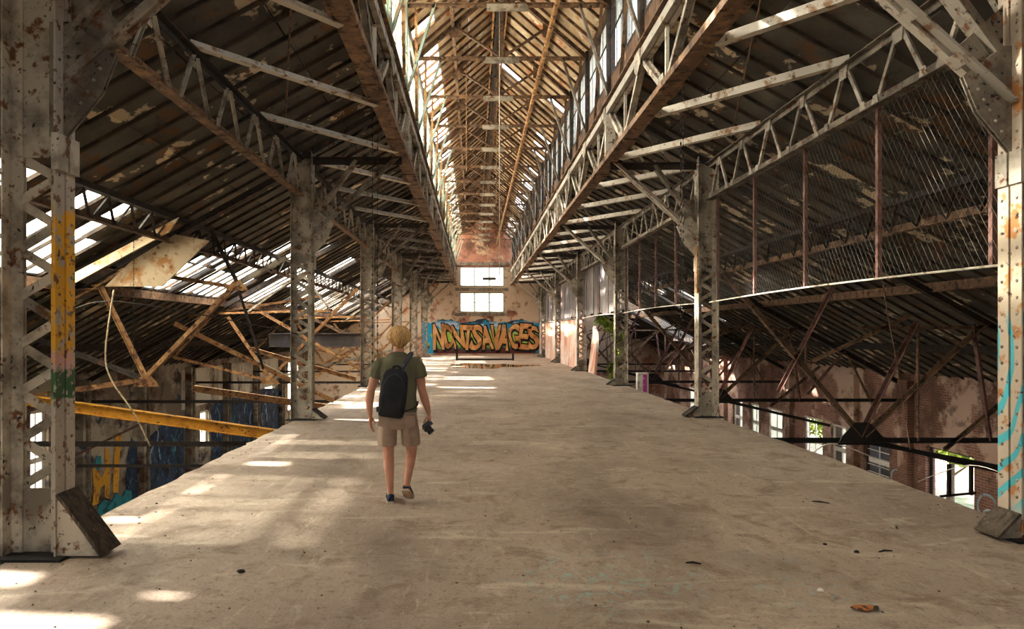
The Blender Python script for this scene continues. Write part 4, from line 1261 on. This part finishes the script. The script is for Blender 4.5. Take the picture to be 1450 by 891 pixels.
# ================================================================== SMALL THINGS ON THE DECK
def stone(x, y, r, name, label, mat, cat='stone'):
    m = MB(); vs = []
    m.ball((0, 0, 0), r, 7, 5)
    for i, p in enumerate(m.v):
        k = 1 + .35 * (mnoise.noise(p / r * 1.3 + V((x * 7, y * 3, 0))))
        m.v[i] = V((p.x * k * 1.2 + x, p.y * k + y, max(p.z * k * .6, -r * .3) + r * .3 + .002))
    o = m.build(name, mat); return tag(o, label, cat)
def floor_at(px, py):
    yy = 950 * 1.75 / (py - 470)
    return (px - 672) / 950 * yy, yy
for px, py, r, nm, lab, mt, cat in ((341, 811, .025, 'stone', 'small black stone on the sunlit floor by the left column', 'black_steel', 'stone'),
                                    (1213, 783, .02, 'stone', 'small dark pebble on the bare floor at lower right', 'black_steel', 'stone'),
                                    (697, 653, .03, 'stone', 'pale pebble on the deck right of the person', 'grit', 'stone'),
                                    (1266, 749, .035, 'stone', 'pale rubble crumb by the right deck edge', 'grit', 'stone'),
                                    (1168, 772, .016, 'stone', 'tiny dark pebble left of the dark one at lower right', 'black_steel', 'stone'),
                                    (1162, 838, .022, 'stone', 'white crumb on the floor at the bottom right', 'bright_paint', 'stone')):
    x, y = floor_at(px, py); stone(x, y, r, nm, lab, mt, cat)
def leaf(px, py, lab, s, mat, ang):
    x, y = floor_at(px, py); m = MB()
    n = 9; pts = []
    for i in range(n):
        t = i / (n - 1); pts.append((t - .5, .28 * math.sin(math.pi * t) ** .8))
    prof = pts + [(a, -b) for a, b in reversed(pts[1:-1])]
    m.plate([(x + s * (a * math.cos(ang) - b * math.sin(ang)), y + s * (a * math.sin(ang) + b * math.cos(ang)), .012 + .03 * abs(a) * s / .1 * .3) for a, b in prof], (0, 0, .004), .5)
    o = m.build('dry_leaf', mat); tag(o, lab, 'leaf')
leaf(1221, 864, 'curled orange-brown dry leaf on the floor at lower right', .16, 'leaf_litter', .1)
leaf(1236, 864, 'dark dry leaf touching the orange-brown leaf', .10, 'dark_timber', .4)
for px, py, lab, L, an in ((1254, 783, 'short dark stick on the floor near the right edge', .12, .2), (982, 800, 'short dark twig on the floor below the middle', .11, -.25),
                           (1162, 713, 'thin dark twig on the deck toward the right edge', .16, -.6)):
    x, y = floor_at(px, py)
    m = MB(); m.tube([(x - L / 2 * math.cos(an), y - L / 2 * math.sin(an), .012), (x, y + .01, .016), (x + L / 2 * math.cos(an), y + L / 2 * math.sin(an), .012)], [.006, .009, .005], 5)
    o = m.build('twig', 'black_steel'); tag(o, lab, 'twig')
m = MB()
for i in range(900):
    y = 3.6 + 30 * R.random() ** 2.2; x = R.uniform(-3.4, 4.7) if i % 3 else (X(-1, 4.1) + abs(R.gauss(0, .25)) if i % 2 else X(1, 4.15) - abs(R.gauss(0, .2)))
    s = R.uniform(.004, .016) * (1 + .3 * (i % 3 == 0))
    an = R.random() * 6
    a = V((math.cos(an), math.sin(an), 0)) * s; b = V((-math.sin(an), math.cos(an), 0)) * s * R.uniform(.5, 1)
    p = V((x, y, 0))
    m.add([p - a, p - b, p + a, p + b, p + V((0, 0, s * .8))], [(0, 1, 4), (1, 2, 4), (2, 3, 4), (3, 0, 4)])
o = m.build('floor_grit', 'grit', kind='stuff', origin=(0, 10, 0)); tag(o, 'fine pale grit and crumbs scattered over the deck', 'grit')

# ================================================================== THE PERSON
PX, PY = -.785, 6.92
def remesh(o, vox, it=6, fac=.5):
    m = o.modifiers.new('remesh', 'REMESH'); m.mode = 'VOXEL'; m.voxel_size = vox; m.use_smooth_shade = True
    s = o.modifiers.new('smooth', 'SMOOTH'); s.iterations = it; s.factor = fac
    return o
person = thing('person', 'person with blond hair walking away, olive T-shirt, beige shorts, dark blue shoes', 'person', (PX, PY, 0))
OFF = V((PX, PY, 0))
def T(p): return V(p) + OFF
HR = Matrix.Rotation(math.radians(16), 3, 'Z')
HC_ = V((0, .025, 1.675))
def H(p): return T(HR @ (V(p) - HC_) + HC_)
b = MB()
b.tube([T((0, .0, .78)), T((0, .0, .86)), T((0, 0, .95)), T((0, .005, 1.08)), T((0, .0, 1.24)), T((0, -.005, 1.37)), T((0, -.005, 1.45)), T((0, 0, 1.50)), T((0, .01, 1.55)), T((0, .02, 1.62))],
       [(.10, .09), (.165, .12), (.165, .115), (.148, .10), (.165, .105), (.182, .11), (.165, .095), (.085, .07), (.056, .058), (.054, .058)], 18)
b.ball(H((0, .02, 1.69)), (.077, .098, .108), 18, 12)
b.ball(H((0, .055, 1.625)), (.052, .055, .055), 14, 9)          # jaw
b.tube([H((0, .112, 1.70)), H((0, .128, 1.665)), H((0, .112, 1.648))], [.009, .014, .010], 8)   # nose
b.tube([H((-.025, .103, 1.618)), H((0, .112, 1.618)), H((.025, .103, 1.618))], [.005, .008, .005], 8)
for s in (-1, 1):
    b.ball(H((s * .080, .02, 1.672)), (.010, .020, .032), 10, 8)
# arms
def arm(pts, rad):
    b.tube([T(p) for p in pts], rad, 14)
armL = [(-.12, 0, 1.445), (-.19, 0, 1.44), (-.238, -.005, 1.30), (-.282, -.012, 1.145), (-.302, .012, 1.05), (-.303, .04, .93), (-.300, .048, .885)]
armR = [(.12, 0, 1.445), (.19, 0, 1.44), (.222, -.008, 1.30), (.245, -.02, 1.15), (.268, .01, 1.06), (.298, .045, .95), (.308, .055, .905)]
rad = [.05, .064, .053, .042, .045, .031, (.030, .026)]
arm(armL, rad); arm(armR, rad)
# left hand: relaxed, palm toward the thigh
b.tube([T((-.300, .048, .89)), T((-.300, .052, .855)), T((-.297, .056, .815)), T((-.294, .058, .79))], [(.018, .028), (.019, .038), (.018, .042), (.014, .038)], 12)
for i, (dy, L) in enumerate(((-.030, .060), (-.010, .074), (.011, .080), (.031, .072))):
    y0 = .058 + dy
    p0 = V((-.296, y0, .80)); p1 = V((-.292, y0 * 1.02, .80 - .45 * L - .012)); p2 = V((-.276, y0 * 1.03, .80 - .80 * L - .018)); p3 = V((-.256, y0 * 1.03, .80 - .98 * L - .016))
    b.tube([T(p) for p in (p0, p1, p2, p3)], [.0095, .009, .0082, .0068], 8)
b.tube([T((-.290, .078, .858)), T((-.276, .100, .828)), T((-.262, .106, .802)), T((-.252, .104, .785))], [.013, .0115, .0095, .0075], 8)
# right hand closed on the camera grip
b.tube([T((.308, .055, .91)), T((.312, .060, .878)), T((.314, .064, .840)), T((.312, .066, .815))], [(.018, .028), (.019, .038), (.018, .042), (.014, .038)], 12)
for i, (dy, L) in enumerate(((-.031, 1.0), (-.010, 1.12), (.011, 1.15), (.032, 1.05))):
    y0 = .064 + dy
    pts = [(.314, y0, .825), (.318, y0, .825 - .034 * L), (.302, y0, .825 - .058 * L), (.278, y0, .825 - .060 * L)]
    b.tube([T(p) for p in pts], [.0095, .009, .0085, .007], 8)
b.tube([T((.300, .030, .872)), T((.280, .014, .845)), T((.264, .012, .820)), T((.256, .018, .803))], [.013, .0115, .0095, .0075], 8)
# legs
b.tube([T(p) for p in ((-.10, 0, .88), (-.108, .01, .72), (-.105, .02, .51), (-.095, -.015, .37), (-.085, -.025, .2), (-.080, -.028, .085), (-.08, .0, .05), (-.09, .09, .035))], [.092, .080, .056, .056, .040, .033, .034, .028], 14)
b.tube([T(p) for p in ((.10, 0, .88), (.118, .035, .72), (.130, .055, .53), (.122, -.045, .41), (.112, -.135, .30), (.102, -.195, .215), (.105, -.175, .17), (.115, -.09, .10))], [.092, .080, .056, .055, .039, .033, .034, .028], 14)
body = b.build('body', 'skin', person)
remesh(body, .0042, 8)
# clothes
c = MB()
c.tube([T((0, .0, .925)), T((0, .0, .93)), T((0, .0, 1.0)), T((0, 0, 1.10)), T((0, 0, 1.25)), T((0, -.005, 1.37)), T((0, -.005, 1.45)), T((0, 0, 1.495)), T((0, .008, 1.535))],
       [(.18, .12), (.192, .135), (.190, .132), (.185, .128), (.193, .128), (.200, .126), (.182, .112), (.125, .092), (.072, .070)], 22)
for s, q in ((-1, (-.248, -.004, 1.275)), (1, (.228, -.007, 1.275))):
    c.tube([T((s * .10, 0, 1.43)), T((s * .185, 0, 1.435)), T(((s * .185 + q[0]) / 2, 0, 1.365)), T(q)], [.06, .072, .076, .076], 14)
shirt = c.build('t_shirt', 'shirt', person, label='olive green short-sleeved T-shirt')
remesh(shirt, .007, 5)
c = MB()
c.tube([T((0, 0, .985)), T((0, 0, .97)), T((0, 0, .90)), T((0, 0, .82)), T((0, .005, .76))], [(.172, .118), (.18, .126), (.19, .135), (.195, .138), (.15, .11)], 20)
c.tube([T((-.10, 0, .86)), T((-.112, .008, .72)), T((-.118, .015, .60)), T((-.118, .015, .575))], [(.094, .118), (.098, .110), (.100, .104), (.097, .10)], 16)
c.tube([T((.10, 0, .86)), T((.118, .022, .72)), T((.126, .042, .60)), T((.127, .044, .58))], [(.094, .118), (.096, .110), (.097, .104), (.094, .10)], 16)
shorts = c.build('shorts', 'shorts', person, label='beige knee-length shorts')
remesh(shorts, .007, 4)
m = MB()
for s in (-1, 1):
    m.plate([T((s * .135 - .05, -.142, .90)), T((s * .135 + .05, -.142, .90)), T((s * .135 + .05, -.142, .80)), T((s * .135, -.142, .785)), T((s * .135 - .05, -.142, .80))], (0, .012, 0))
m.build('back_pocket', 'shorts', shorts)
# hair: a cap of overlapping locks
hm = MB()
hc = V((0, .006, 1.695))
hm.ball(H(hc + V((0, -.008, .004))), (.100, .112, .108), 18, 12, tone=.4)
RH = random.Random(3)
for k in range(650):
    az = RH.uniform(-2.5, 2.5) - math.pi / 2                      # 0 = straight back
    back = 1 - abs(az + math.pi / 2) / 2.5
    end = math.radians(80 + 58 * min(1, back * 1.35) + RH.uniform(-14, 12))
    start = RH.uniform(.05, .25) if k % 3 else RH.uniform(.2, .7)
    swirl = RH.uniform(-.3, .3); rj = RH.uniform(-.02, .035); cl = .05 * math.sin(az * 9)
    pts = []; rr = []
    n = 6
    for i in range(n):
        t = i / (n - 1)
        ph = start + (end - start) * t
        a = az + swirl * t
        rad_ = 1.02 + .08 * math.sin(t * 3 + az) * (k % 5 == 0) + .05 * math.sin(t * 2.6) + rj + cl * t
        q = V((.106 * math.sin(ph) * math.cos(a), .118 * math.sin(ph) * math.sin(a), .112 * math.cos(ph))) * rad_
        if ph > 1.6: q.x *= 1 - .42 * (ph - 1.6); q.y *= 1 - .25 * (ph - 1.6)
        if t == 1: q *= RH.uniform(.98, 1.10)
        pts.append(H(hc + q)); rr.append((.006, .005) if 0 < i < n - 1 else (.003, .002))
    hm.tube(pts, rr, 5, tone=RH.random())
hair = hm.build('hair', 'hair', person, smooth=True, label='tousled blond hair reaching the nape')
for s in (-1, 1):
    MB().ball(H((s * .031, .103, 1.695)), (.012, .010, .009), 8, 6).build('eye', 'eye', person, smooth=True)
# shoes
def shoe(mat4, name_label):
    prof = [(-.005, .022, .05), (.012, .033, .070), (.05, .037, .082), (.10, .038, .080), (.15, .042, .062), (.20, .046, .050), (.245, .042, .043), (.272, .028, .036), (.285, .010, .024)]
    m = MB(); vs = []; n = 12
    for (y, w, h) in prof:
        for i in range(n):
            a = math.pi * i / (n - 1)
            vs.append(mat4 @ V((w * math.cos(a) * (1.0 + .12 * math.sin(a)), y, .018 + h * math.sin(a) ** .8)))
    fs = []
    for j in range(len(prof) - 1):
        for i in range(n - 1):
            fs.append((j * n + i, j * n + i + 1, (j + 1) * n + i + 1, (j + 1) * n + i))
        fs.append((j * n + n - 1, j * n, (j + 1) * n, (j + 1) * n + n - 1))
    fs.append(tuple(range(n))); fs.append(tuple(range((len(prof) - 1) * n + n - 1, (len(prof) - 1) * n - 1, -1)))
    m.add(vs, fs, .5)
    up = m.build('shoe', 'shoe', person, smooth=True, label=name_label)
    so = MB(); outl = [(w + .006, y) for y, w, h in prof]
    pts = [mat4 @ V((x, y, .011)) for x, y in outl] + [mat4 @ V((-x, y, .011)) for x, y in reversed(outl)]
    so.plate(pts, mat4.to_3x3() @ V((0, 0, .024)), .5)
    so.build('sole', 'sole', up)
    la = MB()
    for i in range(4):
        y = .085 + i * .022; h = .10 - i * .011
        la.tube([mat4 @ V((-.026, y, h - .012)), mat4 @ V((0, y, h)), mat4 @ V((.026, y, h - .012))], .0032, 5)
    la.build('laces', 'bright_paint', up)
    return up
shoe(Matrix.Translation(T((-.070, -.085, .0))) @ Matrix.Rotation(math.radians(9), 4, 'Z'), 'dark blue canvas shoe flat on the ground')
shoe(Matrix.Translation(T((.095, -.235, .165))) @ Matrix.Rotation(math.radians(-6), 4, 'Z') @ Matrix.Rotation(math.radians(-30), 4, 'X'), 'dark blue canvas shoe lifting off, sole showing')
# backpack -----------------------------------------------------------------
bpk = thing('backpack', 'black slim backpack slung on the right shoulder of the person', 'backpack', T((-.03, -.18, .9)))
BR = Matrix.Rotation(math.radians(7), 3, 'Y')
BC = V((-.028, -.195, 1.135))
def BP(p): return T(BR @ V(p) + BC)
def rring(w, d, z, y0, n=20, e=.45):
    out = []
    for i in range(n):
        a = 2 * math.pi * i / n
        cx, sx = math.cos(a), math.sin(a)
        out.append((w * math.copysign(abs(cx) ** e, cx), y0 + d * math.copysign(abs(sx) ** e, sx), z))
    return out
def lathe_rings(m, rings, tone=.5):
    n = len(rings[0]); vs = [BP(p) for r in rings for p in r]; fs = []
    for j in range(len(rings) - 1):
        for i in range(n):
            i2 = (i + 1) % n
            fs.append((j * n + i, j * n + i2, (j + 1) * n + i2, (j + 1) * n + i))
    fs.append(tuple(range(n - 1, -1, -1))); fs.append(tuple((len(rings) - 1) * n + i for i in range(n)))
    m.add(vs, fs, tone)
m = MB()
lathe_rings(m, [rring(.10, .035, -.245, .01), rring(.122, .052, -.232, .0), rring(.132, .060, -.19, 0), rring(.136, .064, -.05, 0), rring(.134, .062, .08, 0), rring(.124, .056, .17, .004), rring(.10, .046, .222, .010), rring(.06, .03, .242, .016)])
pb = m.build('pack_body', 'pack', bpk, smooth=True)
m = MB()
lathe_rings(m, [rring(.09, .012, -.21, -.052), rring(.108, .022, -.19, -.055), rring(.112, .026, -.06, -.056), rring(.108, .022, .07, -.055), rring(.085, .016, .135, -.05), rring(.04, .008, .16, -.045)])
m.build('front_pocket', 'pack', bpk, smooth=True)
m = MB()
pts = [(.112 * math.cos(a), -.060 + .0 * a, .02 + .17 * math.sin(a)) for a in [math.pi * i / 14 for i in range(15)]]
m.tube([BP((x, y + .012 * (z - .02) / .17, z)) for x, y, z in pts], .0045, 5)
m.build('zip', 'pack_trim', pb)
m = MB(); m.tube([BP((-.04, .03, .222)), BP((-.032, .026, .262)), BP((0, .024, .275)), BP((.032, .026, .262)), BP((.04, .03, .222))], [(.010, .004)] * 5, 6)
m.build('handle', 'pack', bpk, smooth=True)
m = MB()
m.tube([T((.035, -.165, 1.355)), T((.085, -.135, 1.44)), T((.120, -.085, 1.510)), T((.130, -.01, 1.535)), T((.115, .075, 1.49)), T((.07, .125, 1.40)), T((-.02, .145, 1.28)), T((-.12, .13, 1.14)), T((-.195, .04, 1.0)), T((-.20, -.06, .955)), T((-.14, -.15, .94))],
       [(.030, .008)] * 4 + [(.028, .007)] * 4 + [(.018, .006)] * 3, 8, up=V((0, -.6, 1)))
m.build('shoulder_strap', 'pack_trim', bpk, smooth=True)
m = MB(); m.tube([T((.085, -.15, .95)), T((.15, -.12, .965)), T((.195, -.05, .99)), T((.196, .03, 1.03))], [(.012, .005)] * 4, 6)
m.build('side_strap', 'pack', bpk, smooth=True)
m = MB(); m.box(T((-.215, -.09, .935)), T((-.19, -.05, .985))); m.build('buckle', 'pack', bpk)
# camera in the right hand -------------------------------------------------
cm = thing('camera', 'black photo camera with short lens held in the right hand', 'camera', T((.28, .06, .70)))
l = V((.66, -.20, -.72)).normalized(); sdv = V((-.15, .95, -.27)); sdv = (sdv - l * sdv.dot(l)).normalized(); upv = l.cross(sdv).normalized()
C0 = T((.283, .064, .772))
def CP(a, b_, c_): return C0 + l * a + sdv * b_ + upv * c_
def cbox(m, a0, a1, b0, b1, c0, c1):
    vs = [CP(a, b_, c_) for a in (a0, a1) for b_ in (b0, b1) for c_ in (c0, c1)]
    m.add(vs, [(0, 1, 3, 2), (4, 6, 7, 5), (0, 4, 5, 1), (2, 3, 7, 6), (0, 2, 6, 4), (1, 5, 7, 3)])
m = MB(); cbox(m, -.022, .022, -.068, .068, -.045, .045); cb_ = m.build('camera_body', 'camera_black', cm)
bv = cb_.modifiers.new('bevel', 'BEVEL'); bv.width = .008; bv.segments = 2
m = MB(); cbox(m, -.018, .030, -.025, .025, .043, .066); m.build('viewfinder_hump', 'camera_black', cm)
m = MB(); cbox(m, .0, .04, .040, .070, -.042, .040); g_ = m.build('grip', 'rubber', cm)
m = MB(); m.tube([CP(.02, 0, -.005), CP(.05, 0, -.005), CP(.051, 0, -.005), CP(.095, 0, -.005)], [.036, .036, .033, .034], 16); ln = m.build('lens', 'camera_black', cm, smooth=False)
m = MB(); m.tube([CP(.065, 0, -.005), CP(.085, 0, -.005)], .0365, 16); m.build('focus_ring', 'rubber', ln)
m = MB(); m.tube([CP(.0952, 0, -.005), CP(.097, 0, -.005)], .026, 14); m.build('front_glass', 'eye', ln)
